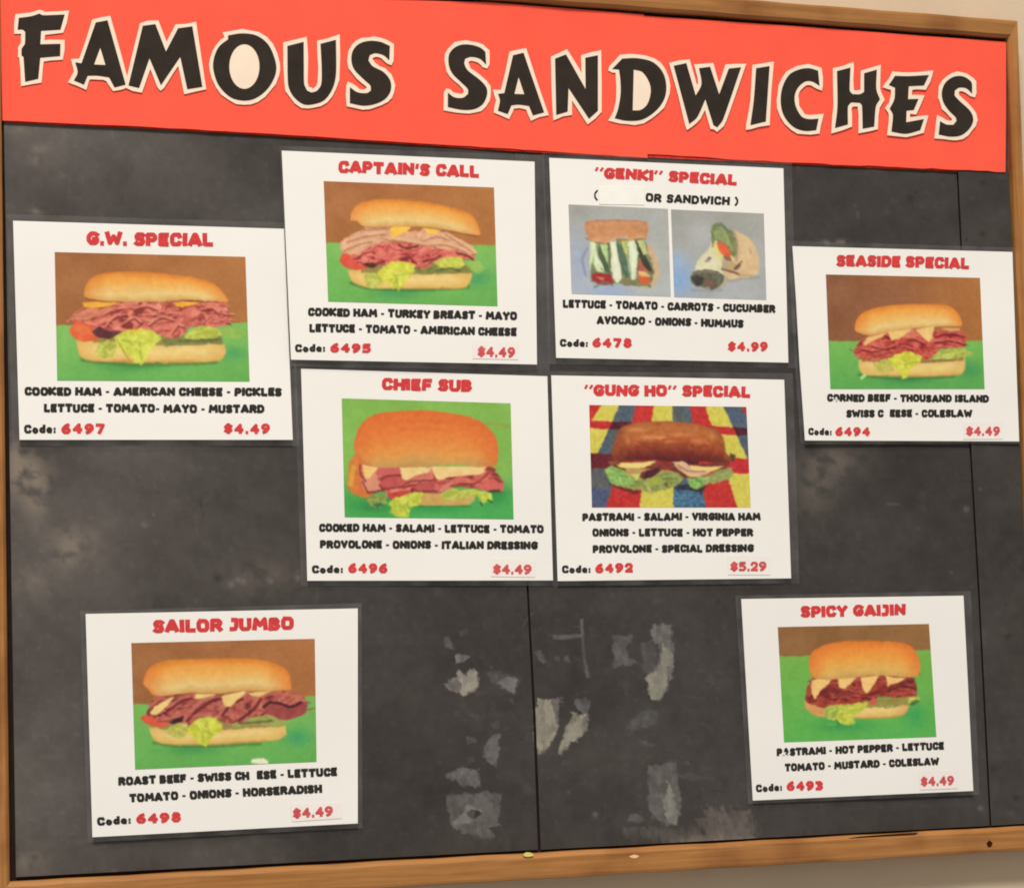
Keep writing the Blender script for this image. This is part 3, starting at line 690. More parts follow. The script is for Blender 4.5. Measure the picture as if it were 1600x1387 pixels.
def gw(c):
    backdrop(c, (595, 580)); c.blob(1215, 740, 90, 40, (74, 158, 96), .8); c.blob(680, 810, 180, 30, (70, 148, 74), .85); c.blob(330, 700, 40, 80, (150, 200, 110), .4)
    c.poly([(1140,620),(1200,600),(1275,632),(1250,660),(1180,660)], (152,182,84), 8, 8, True, .8)
    c.line([(430,775),(700,798),(1120,785)], 16, (70,110,50), 14, .7)
    c.bun([(395,675),(500,672),(620,680),(800,690),(900,682),(1050,676),(1165,680),(1176,735),(1140,780),(900,791),(650,787),(480,781),(420,758)], BOT, (222,170,96))
    c.poly([(500,640),(700,640),(1000,640),(1150,650),(1165,690),(900,700),(600,690),(480,680)], (150,130,70), 5, 5)
    c.poly([(840,665),(950,650),(1150,655),(1160,690),(1000,690),(860,705)], (120,122,70), 5, 7, True, .85, 14, 12)
    c.meat([(368,565),(395,530),(480,500),(560,478),(700,472),(850,474),(1000,480),(1120,474),(1182,476),(1205,590),(1100,607),(1000,604),(950,645),(900,664),(830,645),(760,622),(640,640),(560,640),(480,610),(400,585)], HAM, -.25, 26, 3, 26)
    c.poly([(385,545),(450,515),(600,500),(560,530),(470,560),(400,570)], (226,140,108), 6, 5, True, .7)
    c.poly([(358,622),(395,572),(470,590),(522,650),(510,672),(430,678),(380,655)], (226, 96, 56), 4, 4); c.poly([(385,600),(450,600),(480,640),(420,640)], (238,120,72), 8, 3, True, .6)
    c.poly([(478,625),(520,598),(560,625),(640,620),(600,650),(560,662),(505,655)], (92, 40, 48), 4, 6)
    for p in [[(560,600),(600,560),(660,548)],[(640,600),(700,560),(740,590)],[(780,600),(840,560),(900,575)],[(700,520),(760,500),(820,520)],[(900,640),(930,600),(960,610)],[(1050,520),(1110,512),(1140,540)]]:
        c.line(p, 7, (122,36,38), 5, .8); c.line([(x-4,y-13) for x,y in p], 8, (232,140,124), 6, .7)
    lettuce(c, [(960,640),(1050,598),(1130,606),(1155,650),(1060,668),(960,662)], (186,190,78), seed=4)
    c.line([(930,680),(1000,672),(1060,676),(1140,668)], 8, (88,92,44), 6, .8)
    lettuce(c, [(498,705),(560,672),(612,690),(590,742),(545,765),(505,745)], (186,184,86), seed=5)
    lettuce(c, [(600,655),(650,622),(760,612),(842,655),(812,700),(775,740),(745,792),(712,794),(690,760),(640,740),(602,690)], seed=2, n=8)
    c.line([(610,670),(640,720),(680,785)], 5, (180,140,60), 5, .8); c.line([(650,628),(760,616)], 6, (240,170,60), 6, .6)
    c.poly([(428,475),(520,470),(570,468),(625,476),(560,494),(490,502),(440,498)], (240,168,52), 3, 2)
    c.poly([(905,480),(960,470),(1045,476),(990,492),(940,502),(918,494)], (242,172,52), 3, 2)
    c.line([(450,452),(520,468),(640,470)], 8, (140,74,32), 5, .8); c.line([(940,464),(1050,466),(1130,470)], 7, (110,44,28), 5, .8)
    c.bun([(437,440),(445,390),(480,345),(560,320),(700,315),(850,324),(1000,345),(1100,370),(1150,410),(1190,462),(1180,474),(1060,466),(950,462),(800,471),(620,471),(510,464),(450,450)], BUN, (226,136,58))
def cap(c):
    backdrop(c, (592, 608), (168, 102, 58)); c.blob(1180, 800, 90, 60, (76, 156, 100), .9); c.blob(720, 890, 160, 34, (70, 152, 92), .85)
    c.poly([(1110,700),(1170,700),(1230,740),(1180,770),(1120,750)], (160,186,88), 8, 8, True, .8)
    c.line([(440,828),(560,858),(800,868),(1120,850)], 14, (60,110,50), 12, .7)
    c.bun([(420,755),(520,750),(620,765),(760,770),(900,765),(1050,760),(1140,765),(1135,820),(1090,858),(900,862),(700,860),(560,858),(455,825)], BOT, (224,172,96))
    lettuce(c, [(515,790),(560,750),(620,760),(625,820),(590,862),(540,850)], (190,186,90), seed=8)
    c.poly([(500,720),(900,715),(1120,730),(1130,770),(800,778),(500,765)], (150,128,66), 5, 5)
    c.poly([(800,745),(950,725),(1130,735),(1140,765),(1000,765),(840,775)], (122,126,66), 5, 7, True, .85, 14, 12)
    c.poly([(372,700),(395,655),(460,645),(560,700),(540,735),(470,752),(400,730)], (222,78,62), 4, 4)
    c.meat([(440,665),(520,625),(600,598),(760,592),(900,605),(1040,620),(1150,660),(1165,685),(1060,690),(960,690),(900,725),(850,745),(800,715),(720,700),(640,720),(560,725),(470,710)], [(150,46,48),(202,84,80),(226,112,102),(236,146,128)], -.2, 24, 5, 18)
    c.poly([(385,590),(420,560),(520,515),(640,500),(780,530),(900,510),(1000,540),(1080,580),(1130,600),(1180,650),(1130,665),(1060,640),(960,625),(880,615),(760,590),(640,585),(540,620),(480,660),(400,655),(378,625)], (224,164,134), 4, 7, True, 1, 14, 24)
    for p in [[(400,640),(500,600),(560,590)],[(420,590),(520,560),(640,545)],[(860,585),(940,560),(1010,580)],[(990,545),(1060,590),(1150,650)],[(520,520),(600,515),(660,512)],[(640,575),(760,590),(880,612)],[(900,610),(1000,610),(1120,655)]]:
        c.line(p, 6, (160,92,74), 6, .6); c.line([(x,y-14) for x,y in p], 9, (232,180,142), 7, .6)
    for p in [[(540,725),(600,712),(640,700)],[(740,690),(780,680),(800,700)],[(860,700),(920,690),(960,670)],[(1060,655),(1120,670),(1150,690)],[(720,605),(760,625),(830,612)]]:
        c.line(p, 10, (112,34,32), 6, .85)
    c.poly([(500,718),(560,705),(600,725),(550,740)], (90,40,30), 4, 4)
    lettuce(c, [(930,712),(990,680),(1070,678),(1105,720),(1060,742),(960,735)], (196,194,72), seed=3)
    c.line([(940,758),(1000,745),(1070,755)], 7, (80,84,40), 5, .8)
    lettuce(c, [(600,770),(640,720),(720,700),(812,722),(808,770),(765,800),(740,850),(715,872),(700,830),(680,858),(660,830),(620,800)], (212,208,74), seed=9, n=9)
    c.line([(650,715),(740,704),(812,724)], 6, (240,180,70), 5, .6)
    c.poly([(670,495),(790,500),(770,525),(720,545),(685,565),(672,545)], (246,190,72), 3, 2)
    c.poly([(860,505),(955,520),(940,545),(890,540)], (246,190,72), 3, 2)
    c.line([(510,498),(600,505),(680,500)], 6, (150,84,60), 5, .7); c.line([(980,515),(1080,532),(1170,552)], 12, (130,62,40), 8, .8)
    c.bun([(438,462),(445,415),(480,370),(560,345),(700,340),(850,355),(1000,380),(1100,410),(1160,450),(1195,540),(1180,552),(1080,535),(960,512),(850,500),(700,500),(560,502),(505,495),(480,472)], BUN, (228,138,62))
def sea(c):
    backdrop(c, (665, 662), (136, 82, 54), (176, 108, 54), (120,180,84), (92,168,84)); c.blob(1240, 850, 90, 60, (66, 148, 88), .9); c.blob(850, 915, 180, 30, (64,142,84), .9); c.blob(720,420,260,180,(146,92,72),.5)
    c.line([(540,880),(800,905),(1150,890)], 12, (60,110,56), 10, .7)
    c.bun([(530,785),(700,780),(900,795),(1050,790),(1215,775),(1215,840),(1180,880),(950,892),(700,888),(570,880),(540,840)], BOT, (220,176,104))
    c.poly([(560,765),(1000,750),(1200,740),(1205,790),(900,805),(560,795)], (168,120,66), 5, 5)
    lettuce(c, [(620,815),(690,780),(740,790),(760,850),(700,862),(640,850)], (200,184,92), seed=3)
    lettuce(c, [(980,790),(1040,730),(1150,710),(1230,720),(1275,750),(1200,770),(1100,780)], (170,176,84), seed=4, n=10)
    c.line([(960,795),(1040,785),(1140,790)], 8, (110,110,60), 6, .7)
    c.meat([(505,740),(540,670),(600,640),(720,610),(850,590),(1000,600),(1150,590),(1210,620),(1225,700),(1130,710),(1050,720),(1000,775),(960,780),(880,740),(800,750),(700,775),(600,785),(530,770)], [(136,34,30),(186,62,56),(208,86,76),(226,126,106)], -.1, 22, 9, 24)
    for p in [[(1030,640),(1120,620),(1210,640)],[(1020,680),(1120,665),(1215,690)],[(620,700),(700,720),(770,700)],[(560,720),(620,735),(680,730)],[(860,650),(900,660),(960,690)],[(700,625),(740,650),(760,640)]]:
        c.line(p, 9, (112,20,26), 6, .85); c.line([(x,y-12) for x,y in p], 6, (222,112,98), 6, .6)
    lettuce(c, [(725,780),(780,745),(860,735),(940,760),(925,800),(870,840),(840,900),(812,905),(790,850),(740,815)], (212,208,66), seed=6, n=8)
    c.poly([(545,895),(580,870),(590,885),(555,910)], (190,220,140), 4, 3)
    C_ = (238,190,124)
    c.poly([(565,680),(600,640),(680,620),(720,612),(660,650),(610,672),(580,695)], C_, 3, 2); c.poly([(720,605),(880,580),(830,630),(790,650),(745,660)], C_, 3, 2)
    c.poly([(900,590),(1020,565),(1010,620),(988,675),(970,660),(930,625)], C_, 3, 2); c.poly([(1060,580),(1180,580),(1190,600),(1100,598)], (222,160,110), 4, 3)
    c.poly([(815,640),(880,585),(930,625),(900,640),(850,650)], (218,120,100), 4, 4)
    c.bun([(512,575),(525,525),(570,480),(680,445),(850,430),(1000,430),(1100,437),(1165,480),(1198,550),(1190,570),(1060,572),(900,582),(760,605),(620,628),(560,620),(515,600)], BUN, (230,130,48))
def chi(c):
    x0, x1 = c.X.min(), c.X.max()
    t = sst(640, 900, c.Y)[..., None]; n = ((fbm(c.X, c.Y, 150, 4, 5)-.5)*22)[..., None]
    c.C[:] = np.array((132,180,82))*(1-t)+np.array((72,168,84))*t+n
    c.blob(480, 890, 120, 40, (40,130,70), .9); c.blob(1200, 820, 110, 60, (40,140,74), .9); c.blob(850, 905, 220, 30, (46,150,78), .8)
    c.poly([(318,760),(330,640),(365,570),(430,600),(440,700),(480,840),(400,835),(340,800)], (216,116,56), 5, 8); c.poly([(320,760),(345,640),(372,640),(350,780)], (222,160,60), 6, 5, True, .8)
    c.poly([(560,830),(720,790),(900,800),(1100,790),(1070,870),(1000,885),(760,885),(640,870)], (206,160,90), 5, 5); c.line([(580,888),(800,892),(1060,890)], 8, (50,120,56), 10, .6)
    c.meat([(395,640),(480,640),(620,650),(1000,660),(1150,650),(1210,680),(1262,760),(1255,795),(1180,800),(1090,780),(960,770),(860,810),(740,800),(620,840),(560,830),(540,795),(440,800),(405,760)], [(140,44,46),(190,78,76),(214,104,98),(232,140,126)], -.15, 30, 12, 10)
    for p, col in [([(400,720),(480,690),(510,720),(520,790),(440,800),(410,770)], (220,140,118)), ([(500,660),(635,655),(640,690),(550,705),(505,720)], (206,92,90)), ([(520,735),(600,705),(645,712),(650,760),(560,785),(525,775)], (196,80,80)),
                   ([(700,730),(800,680),(832,690),(840,735),(760,740),(705,760)], (212,112,102)), ([(710,770),(780,745),(850,745),(840,790),(740,800)], (188,78,76)), ([(930,740),(1000,710),(1100,735),(1180,700),(1160,740),(1060,750),(960,770)], (214,104,92)),
                   ([(560,810),(680,795),(700,800),(600,848),(565,840)], (196,60,56)), ([(860,800),(900,760),(950,740),(950,780),(900,800)], (216,124,112)), ([(1100,770),(1200,720),(1262,780),(1250,795),(1140,795)], (216,98,92))]:
        c.poly(p, col, 3, 3); q = list(p)
        c.line([(x, y+6) for x, y in sorted(q, key=lambda a: -a[1])[:3][::1]][:2], 6, (120,34,36), 6, .6)
    for p in [[(410,740),(440,800),(540,795)],[(515,760),(530,790),(660,770)],[(520,735),(560,705),(640,705)],[(650,770),(700,740),(800,735),(840,732)],[(940,770),(1000,755),(1090,750),(1170,690)],[(700,790),(760,800),(850,800)],[(395,640),(400,700),(430,740)]]:
        c.line(p, 7, (120,34,36), 5, .8)
    c.poly([(1145,665),(1175,648),(1215,670),(1200,690)], (150,50,44), 4, 3)
    lettuce(c, [(430,840),(490,815),(550,830),(560,870),(490,900),(460,880)], (140,150,76), (170,180,100), (96,120,56), 6, 5)
    c.poly([(475,880),(520,865),(545,880),(500,900)], (50,110,60), 4, 3)
    lettuce(c, [(560,870),(640,830),(760,800),(775,815),(745,880),(705,905),(685,952),(610,952),(578,925),(590,895)], (196,200,70), (222,222,100), (140,160,56), 10, 7)
    lettuce(c, [(880,805),(950,785),(1040,800),(1100,780),(1120,800),(1070,830),(960,850),(900,840)], (182,186,84), seed=8, n=8)
    lettuce(c, [(1080,815),(1120,795),(1185,810),(1195,860),(1165,845),(1140,870),(1120,862),(1110,835)], (196,204,76), seed=2)
    c.line([(1120,865),(1130,885)], 6, (30,60,40), 4, .8); c.line([(1180,800),(1230,795)], 14, (60,50,40), 6, .8); c.line([(1165,850),(1190,865)], 6, (30,60,40), 4, .8)
    C_ = (240,200,142)
    c.poly([(410,640),(505,655),(480,690),(450,722),(420,715)], (240,196,120), 3, 2); c.poly([(630,655),(825,655),(800,685),(730,705),(680,732),(652,730)], C_, 3, 2); c.poly([(825,650),(1160,650),(1130,695),(1020,705),(930,715),(880,732),(850,715)], C_, 3, 2)
    c.bun([(362,560),(365,480),(400,400),(470,340),(600,318),(760,312),(880,320),(1050,350),(1150,400),(1215,480),(1228,570),(1218,645),(1100,655),(1000,640),(860,645),(700,655),(500,655),(430,630),(400,600)],
          [(0, (222,104,42)), (.25, (228,114,50)), (.55, (230,130,58)), (.78, (228,150,74)), (.93, (206,152,84)), (1, (196,146,84))], (222,108,48))
    for x, y, a in [(600, 385, 180), (640, 430, 140), (1050, 400, 120)]:
        c.line([(x, y), (x+a, y-8), (x+2*a, y+6)], 10, (206,92,40), 14, .25)
def gung(c):
    X, Y = c.X, c.Y; v = (Y-255)/(882-255)
    tops = [235, 350, 465, 570, 680, 795, 905, 1000, 1110, 1215, 1330]; bots = [-300, -30, 180, 385, 590, 802, 1002, 1197, 1400, 1600, 1800]
    cols = dict(r=(196,44,42), y=(214,196,84), b=(84,92,112)); seq = 'rybrybrybr'
    XN = X+(fbm(X, Y, 30, 3, 3)-.5)*10; YN = Y+(fbm(X, Y, 30, 3, 4)-.5)*10
    c.C[:] = cols['r']; kind = np.zeros(X.shape, int)
    for k, s_ in enumerate(seq):
        l = tops[k]+(bots[k]-tops[k])*v; r = tops[k+1]+(bots[k+1]-tops[k+1])*v
        m = (XN >= l) & (XN < r); kind[m] = 'ryb'.index(s_); c.C[m] = cols[s_]
    bl = kind == 2
    k_ = fbm(X, Y, 60, 3, 8); c.C[bl] = np.array((74,92,134))*k_[bl][:, None]+np.array((92,92,84))*(1-k_[bl][:, None])
    m = bl & (Y > 740) & (X > 780); c.C[m] = np.array((70,108,146))+((fbm(X, Y, 9, 2, 3)[m]-.5)*70)[:, None]
    for y0, y1, s_ in [(345, 392, .045), (548, 640, .03)]:
        sh = (X-290)*s_; m = (YN > y0+sh) & (YN < y1+sh*1.1)
        c.C[m & (kind != 2)] = (196,40,46); c.C[m & (kind == 2)] = (84,22,38)
        if y0 == 548: c.C[m & (X < 420)] = (104,24,36)
    m = (YN > 640) & (X < 400) & (kind != 0); c.C[m] = np.array((92,92,98)); m = m & (YN > 760); c.C[m] = (78,84,124)
    m = (X < 300+ (760-Y)*0) & (X > 1000); 
    c.C += ((fbm(X, Y, 16, 3, 9)-.5)*34)[..., None]; c.C += ((fbm(X, Y, 5, 2, 19)-.5)*20)[..., None]
    c.poly([(1150,545),(1190,560),(1170,600),(1140,590)], (80,60,40), 5, 4); c.poly([(800,740),(1000,740),(980,800),(920,780),(820,775)], (44,40,50), 6, 6, True, .9); c.poly([(400,735),(600,780),(580,800),(480,780)], (80,30,36), 6, 6, True, .7)
    L1 = (160,170,110)
    lettuce(c, [(410,640),(600,640),(820,660),(860,700),(830,740),(760,770),(660,788),(560,770),(500,765),(440,740),(420,700)], (150,156,86), (190,196,124), (98,110,52), 14, 3)
    lettuce(c, [(375,640),(420,625),(480,650),(530,690),(560,740),(480,750),(430,740),(400,700)], (140,180,96), (176,206,130), (100,140,66), 9, 4)
    lettuce(c, [(880,700),(950,690),(1000,690),(1100,640),(1160,630),(1172,680),(1130,710),(1060,735),(1000,740),(940,770),(905,745)], (158,160,96), (196,200,140), (110,116,66), 12, 6)
    lettuce(c, [(900,710),(960,690),(1000,700),(985,745),(940,768),(905,745)], (132,178,92), (170,206,126), (90,130,60), 6, 8)
    c.poly([(430,600),(700,600),(900,620),(1150,590),(1130,640),(1000,660),(960,690),(890,700),(830,670),(760,640),(720,660),(640,700),(560,690),(470,640)], (124,50,44), 5, 7, True, 1, 10)
    c.poly([(610,700),(640,660),(700,635),(720,650),(690,680),(640,705)], (78,26,34), 4, 4); c.poly([(500,640),(660,640),(600,668),(560,700),(520,680)], (200,160,100), 4, 5, True, .9)
    c.poly([(540,678),(600,670),(575,715)], (212,206,110), 3, 3)
    c.poly([(640,720),(680,690),(730,700),(720,740),(660,745)], (166,170,70), 4, 5, True, .8)
    c.poly([(740,740),(760,720),(770,760)], (90,60,40), 4, 4, True, .7)
    c.poly([(440,605),(560,605),(700,598),(660,620),(600,636),(520,640),(460,630)], (234,208,124), 3, 2)
    c.poly([(790,600),(870,600),(920,640),(1000,650),(1060,640),(1000,680),(920,695),(880,680),(840,640)], (222,176,146), 3, 3)
    c.poly([(900,620),(1000,630),(1110,625),(1060,652),(980,662),(920,650)], (236,204,128), 3, 2); c.line([(810,620),(870,670),(960,690)], 6, (226,204,130), 4, .8); c.line([(830,620),(890,655),(1000,660)], 5, (150,70,80), 4, .8)
    c.poly([(395,600),(440,590),(480,600),(460,620),(410,618)], (140,70,50), 4, 4)
    BR = [(0, (166,86,44)), (.2, (190,108,58)), (.45, (178,86,42)), (.68, (146,58,32)), (.85, (112,34,26)), (1, (96,28,24))]
    c.bun([(418,585),(420,520),(445,440),(480,385),(560,360),(680,348),(840,350),(960,370),(1060,400),(1110,450),(1125,540),(1160,580),(1140,605),(1000,600),(860,592),(780,600),(700,592),(560,592),(470,600)], BR, (136,62,36), 3, 7)
    for x, y, rx, ry, a in [(640,450,60,20,.8),(720,448,50,10,.8),(560,400,60,16,.6),(840,430,90,16,.55),(950,470,50,20,.5),(780,475,40,12,.5),(1040,440,20,30,.4),(520,470,14,30,.5)]:
        c.blob(x, y, rx, ry, (232,150,96), a)
    for k in range(26):
        rg = random.Random(k); x = rg.uniform(500, 1050); y = rg.uniform(390, 520); c.line([(x,y),(x+rg.uniform(10,40),y+rg.uniform(-16,16))], 4, (140,64,34) if k % 2 else (222,140,86), 6, .4)
def sai(c):
    backdrop(c, (592, 545), (158,98,56), (176,108,62), (124,180,90), (100,172,84)); c.blob(1200, 770, 80, 50, (62,158,104), .9); c.blob(620, 840, 160, 30, (70,150,78), .9)
    c.line([(420,800),(600,822),(1000,806)], 12, (70,120,56), 10, .7)
    c.bun([(390,720),(500,715),(640,730),(800,720),(950,705),(1080,695),(1135,710),(1140,755),(1090,785),(900,802),(700,812),(480,808),(420,785)], BOT, (224,176,100))
    c.poly([(440,690),(900,670),(1100,680),(1120,712),(900,722),(640,738),(450,725)], (158,132,76), 5, 5)
    lettuce(c, [(470,740),(540,700),(600,700),(610,760),(540,775)], (196,186,96), seed=3)
    c.poly([(840,700),(960,660),(1060,650),(1160,680),(1100,712),(960,700),(860,716)], (158,164,84), 5, 7, True, .95, 12, 12); c.line([(880,695),(960,690),(1060,680)], 9, (96,86,48), 5, .8)
    c.poly([(345,665),(390,640),(480,670),(500,700),(440,716),(380,700)], (222,82,56), 4, 4)
    c.meat([(375,640),(420,560),(520,540),(640,530),(780,540),(900,520),(1000,530),(1160,520),(1230,545),(1252,600),(1240,640),(1160,670),(1100,668),(1040,650),(940,665),(880,690),(800,690),(740,660),(660,670),(620,700),(560,690),(450,680)], [(110,36,34),(162,68,62),(188,92,82),(212,128,112)], -.4, 28, 14, 18)
    c.poly([(500,690),(540,665),(580,655),(575,685),(530,695)], (60,24,32), 4, 4)
    c.poly([(1015,600),(1060,575),(1140,590),(1180,600),(1250,570),(1252,620),(1220,650),(1140,675),(1080,660),(1020,620)], (160,68,68), 4, 4)
    c.line([(1015,605),(1050,580),(1110,588),(1160,605),(1220,580)], 12, (70,18,26), 5, .95); c.line([(980,560),(1080,530),(1180,550),(1240,570)], 14, (204,110,90), 8, .7)
    for p in [[(480,640),(560,580),(620,560)],[(600,680),(680,590),(760,560)],[(790,650),(830,600),(900,560)],[(640,640),(720,580),(790,560)],[(880,680),(960,620),(1000,560)]]:
        c.line(p, 11, (100,26,32), 6, .85); c.line([(x-10,y-12) for x,y in p], 8, (206,116,104), 6, .6)
    lettuce(c, [(600,720),(650,675),(720,660),(790,700),(790,730),(740,760),(700,820),(670,800),(620,765)], (206,204,70), seed=7, n=9)
    C_ = (238,200,128)
    c.poly([(395,640),(430,600),(500,560),(530,548),(500,590),(430,650)], C_, 3, 2); c.poly([(635,555),(650,535),(760,535),(700,555),(650,562)], C_, 3, 2)
    c.poly([(785,545),(900,520),(925,525),(880,560),(840,600),(810,605),(795,580)], C_, 3, 2); c.poly([(935,530),(1060,515),(1000,545),(950,545)], C_, 3, 2); c.poly([(410,560),(440,550),(460,560),(430,590)], (196,100,90), 4, 3)
    c.bun([(362,480),(370,430),(410,380),(500,350),(640,345),(800,342),(950,342),(1080,370),(1145,410),(1165,480),(1165,512),(1060,518),(900,518),(780,530),(600,530),(470,545),(415,540),(390,510)], BUN, (228,120,48))
    c.poly([(945,912),(955,888),(1020,882),(1040,895),(1042,915)], (238,230,214), 2, 2, False, 1, 0); c.poly([(815,925),(835,920),(830,935)], (230,226,206), 2, 1, False)
def spi(c):
    backdrop(c, (446, 402), (142,94,54), (150,102,58), (120,176,74), (92,176,80)); c.blob(700, 860, 200, 50, (52,150,80), .8); c.blob(1120, 800, 90, 90, (56,158,86), .8); c.blob(1000, 900, 200, 60, (84,176,88), .5)
    c.bun([(450,700),(520,720),(640,735),(800,740),(950,720),(1085,700),(1070,770),(1020,805),(850,818),(640,812),(520,800),(470,760)], BOT, (222,150,96))
    lettuce(c, [(830,750),(900,710),(1000,690),(1080,680),(1140,690),(1135,715),(1060,730),(950,745),(870,745)], (184,190,84), (214,214,120), (120,124,60), 10, 3)
    c.line([(900,745),(960,752),(1020,738)], 6, (100,100,50), 5, .7); c.poly([(1080,730),(1120,700),(1140,715),(1100,740)], (70,90,56), 4, 5, True, .8)
    c.poly([(560,720),(900,700),(1080,690),(1075,735),(800,750),(560,760)], (150,136,66), 5, 5)
    c.meat([(455,690),(470,620),(500,570),(620,580),(800,560),(950,555),(1110,570),(1130,650),(1125,685),(1000,690),(900,690),(820,715),(700,725),(600,740),(560,755),(490,740),(458,715)], [(104,28,24),(146,44,38),(172,62,52),(196,94,74)], -.15, 26, 17, 14)
    c.poly([(450,715),(500,735),(560,755),(580,800),(500,785),(455,750)], (222,150,92), 4, 4)
    c.line([(560,740),(700,722),(820,712)], 14, (186,52,44), 8, .7); c.poly([(835,720),(860,692),(890,700),(885,725),(850,738)], (206,92,76), 4, 3)
    c.line([(540,660),(600,640),(650,650)], 30, (104,24,34), 12, .7); c.line([(960,650),(1040,620),(1120,640)], 9, (90,18,24), 6, .8); c.line([(1000,670),(1080,660),(1125,665)], 8, (196,88,76), 6, .6)
    lettuce(c, [(570,770),(600,740),(700,735),(820,715),(835,725),(800,770),(755,800),(745,850),(700,855),(650,830),(600,820),(580,800)], (200,200,72), (226,222,104), (150,160,60), 12, 5)
    lettuce(c, [(570,775),(600,742),(650,750),(650,800),(600,825),(575,805)], (160,176,80), seed=2)
    c.line([(590,855),(640,850)], 5, (130,190,100), 4, .6); c.line([(640,820),(660,850)], 5, (40,100,60), 4, .5)
    C_ = (246,196,126)
    c.poly([(495,590),(530,578),(612,585),(590,615),(545,650),(525,690),(512,702),(492,655)], C_, 3, 2); c.poly([(652,575),(765,570),(730,605),(690,638),(658,632)], C_, 3, 2)
    c.poly([(792,568),(900,558),(870,610),(835,660),(815,655),(795,610)], C_, 3, 2); c.poly([(935,558),(1000,570),(1060,572),(1020,600),(975,612),(948,625)], C_, 3, 2)
    c.bun([(478,510),(485,440),(530,390),(640,358),(800,350),(950,352),(1070,370),(1125,420),(1148,490),(1140,560),(1080,570),(980,562),(860,558),(740,572),(600,582),(520,575),(492,555)],
          [(0, (226,116,40)), (.25, (242,140,54)), (.55, (240,162,70)), (.82, (228,176,92)), (1, (206,158,92))], (230,120,50))
def gen1(c):
    X, Y = c.X, c.Y; n = ((fbm(X, Y, 120, 3, 2)-.5)*16)[..., None]; v = sst(345, 900, Y)[..., None]
    c.C[:] = np.array((170,166,170))*(1-v)+np.array((178,179,188))*v+n
    c.blob(420, 880, 160, 70, (150,170,224), .8); c.blob(240, 700, 80, 200, (156,168,216), .6); c.blob(230,380,80,60,(150,140,142),.5); c.line([(300,610),(270,680),(290,770)], 9, (128,126,176), 10, .7); c.blob(720,420,80,80,(180,176,186),.5)
    c.poly([(640,580),(690,600),(735,720),(720,800),(680,850),(600,840),(620,700)], (206,168,138), 5, 6)
    c.poly([(320,560),(640,550),(700,740),(680,845),(560,830),(480,820),(380,830),(320,810),(318,740)], (126,130,96), 5, 7, True, 1, 14, 22)
    c.poly([(325,760),(440,765),(460,815),(400,830),(330,805)], (168,40,50), 4, 5); c.poly([(350,780),(410,785),(390,805)], (206,140,96), 5, 3, True, .8)
    c.poly([(600,680),(660,700),(690,750),(640,760),(600,740)], (182,92,80), 4, 5); c.poly([(600,760),(670,780),(680,820),(620,822)], (218,96,56), 4, 4); c.poly([(600,745),(650,750),(680,780),(620,775)], (230,180,120), 4, 3)
    c.poly([(500,790),(600,800),(600,835),(520,830)], (134,120,88), 5, 5); c.line([(345,840),(400,815),(450,830)], 10, (104,124,96), 8, .8)
    c.poly([(590,560),(625,600),(660,670),(695,745),(670,750),(625,690),(600,620)], (66,66,50), 4, 4)
    c.poly([(370,580),(400,600),(420,700),(440,760),(400,740),(370,680)], (74,96,72), 4, 4)
    c.poly([(475,580),(520,600),(545,700),(550,790),(510,760),(490,680)], (92,112,96), 4, 4)
    for p, col in [([(315,570),(355,560),(365,650),(395,715),(400,755),(360,745),(330,690),(315,740)], (212,220,188)), ([(372,575),(410,570),(435,640),(420,700),(395,640)], (176,196,142)),
                   ([(430,560),(470,545),(480,620),(495,700),(505,790),(480,822),(450,780),(435,700),(445,640)], (224,222,206)), ([(505,560),(540,555),(550,640),(545,690),(520,620)], (180,180,104)),
                   ([(540,565),(580,560),(602,620),(600,720),(590,790),(570,800),(550,740),(545,660)], (216,222,200)), ([(600,560),(640,555),(665,640),(640,650)], (186,190,130))]:
        c.poly(p, col, 3.5, 4)
    c.line([(360,700),(390,740)], 5, (60,80,50), 4, .6); c.line([(480,590),(500,700),(540,780)], 6, (66,88,72), 5, .8); c.line([(425,600),(430,660),(440,720)], 5, (64,84,56), 5, .8); c.line([(345,590),(340,660),(325,740)], 5, (120,136,90), 6, .6)
    for p, cl in [([(335,575),(345,660),(375,730)], (238,240,214)), ([(452,560),(462,650),(480,740)], (240,236,222)), ([(562,570),(578,650),(578,740)], (234,238,220)), ([(382,590),(405,650)], (206,222,160)), ([(515,575),(535,640)], (210,206,120)), ([(612,575),(640,640)], (206,210,150))]:
        c.line(p, 9, cl, 8, .7)
    for p in [[(428,580),(434,680),(452,790)], [(600,590),(606,680),(600,760)], [(352,570),(366,650),(392,700)], [(500,600),(520,700)], [(545,600),(552,700),(566,790)]]: c.line(p, 4, (78,86,62), 4, .6)
    c.line([(290,548),(380,580),(450,560),(540,556),(650,556)], 7, (140,88,60), 6, .6)
    c.bun([(282,470),(290,447),(360,440),(480,437),(600,440),(660,450),(668,500),(655,550),(600,550),(560,565),(530,545),(450,550),(430,575),(380,570),(320,570),(300,540)], [(0, (176,120,92)), (.12, (206,142,104)), (.6, (202,136,96)), (1, (214,156,116))], (196,128,92), 5, 7)
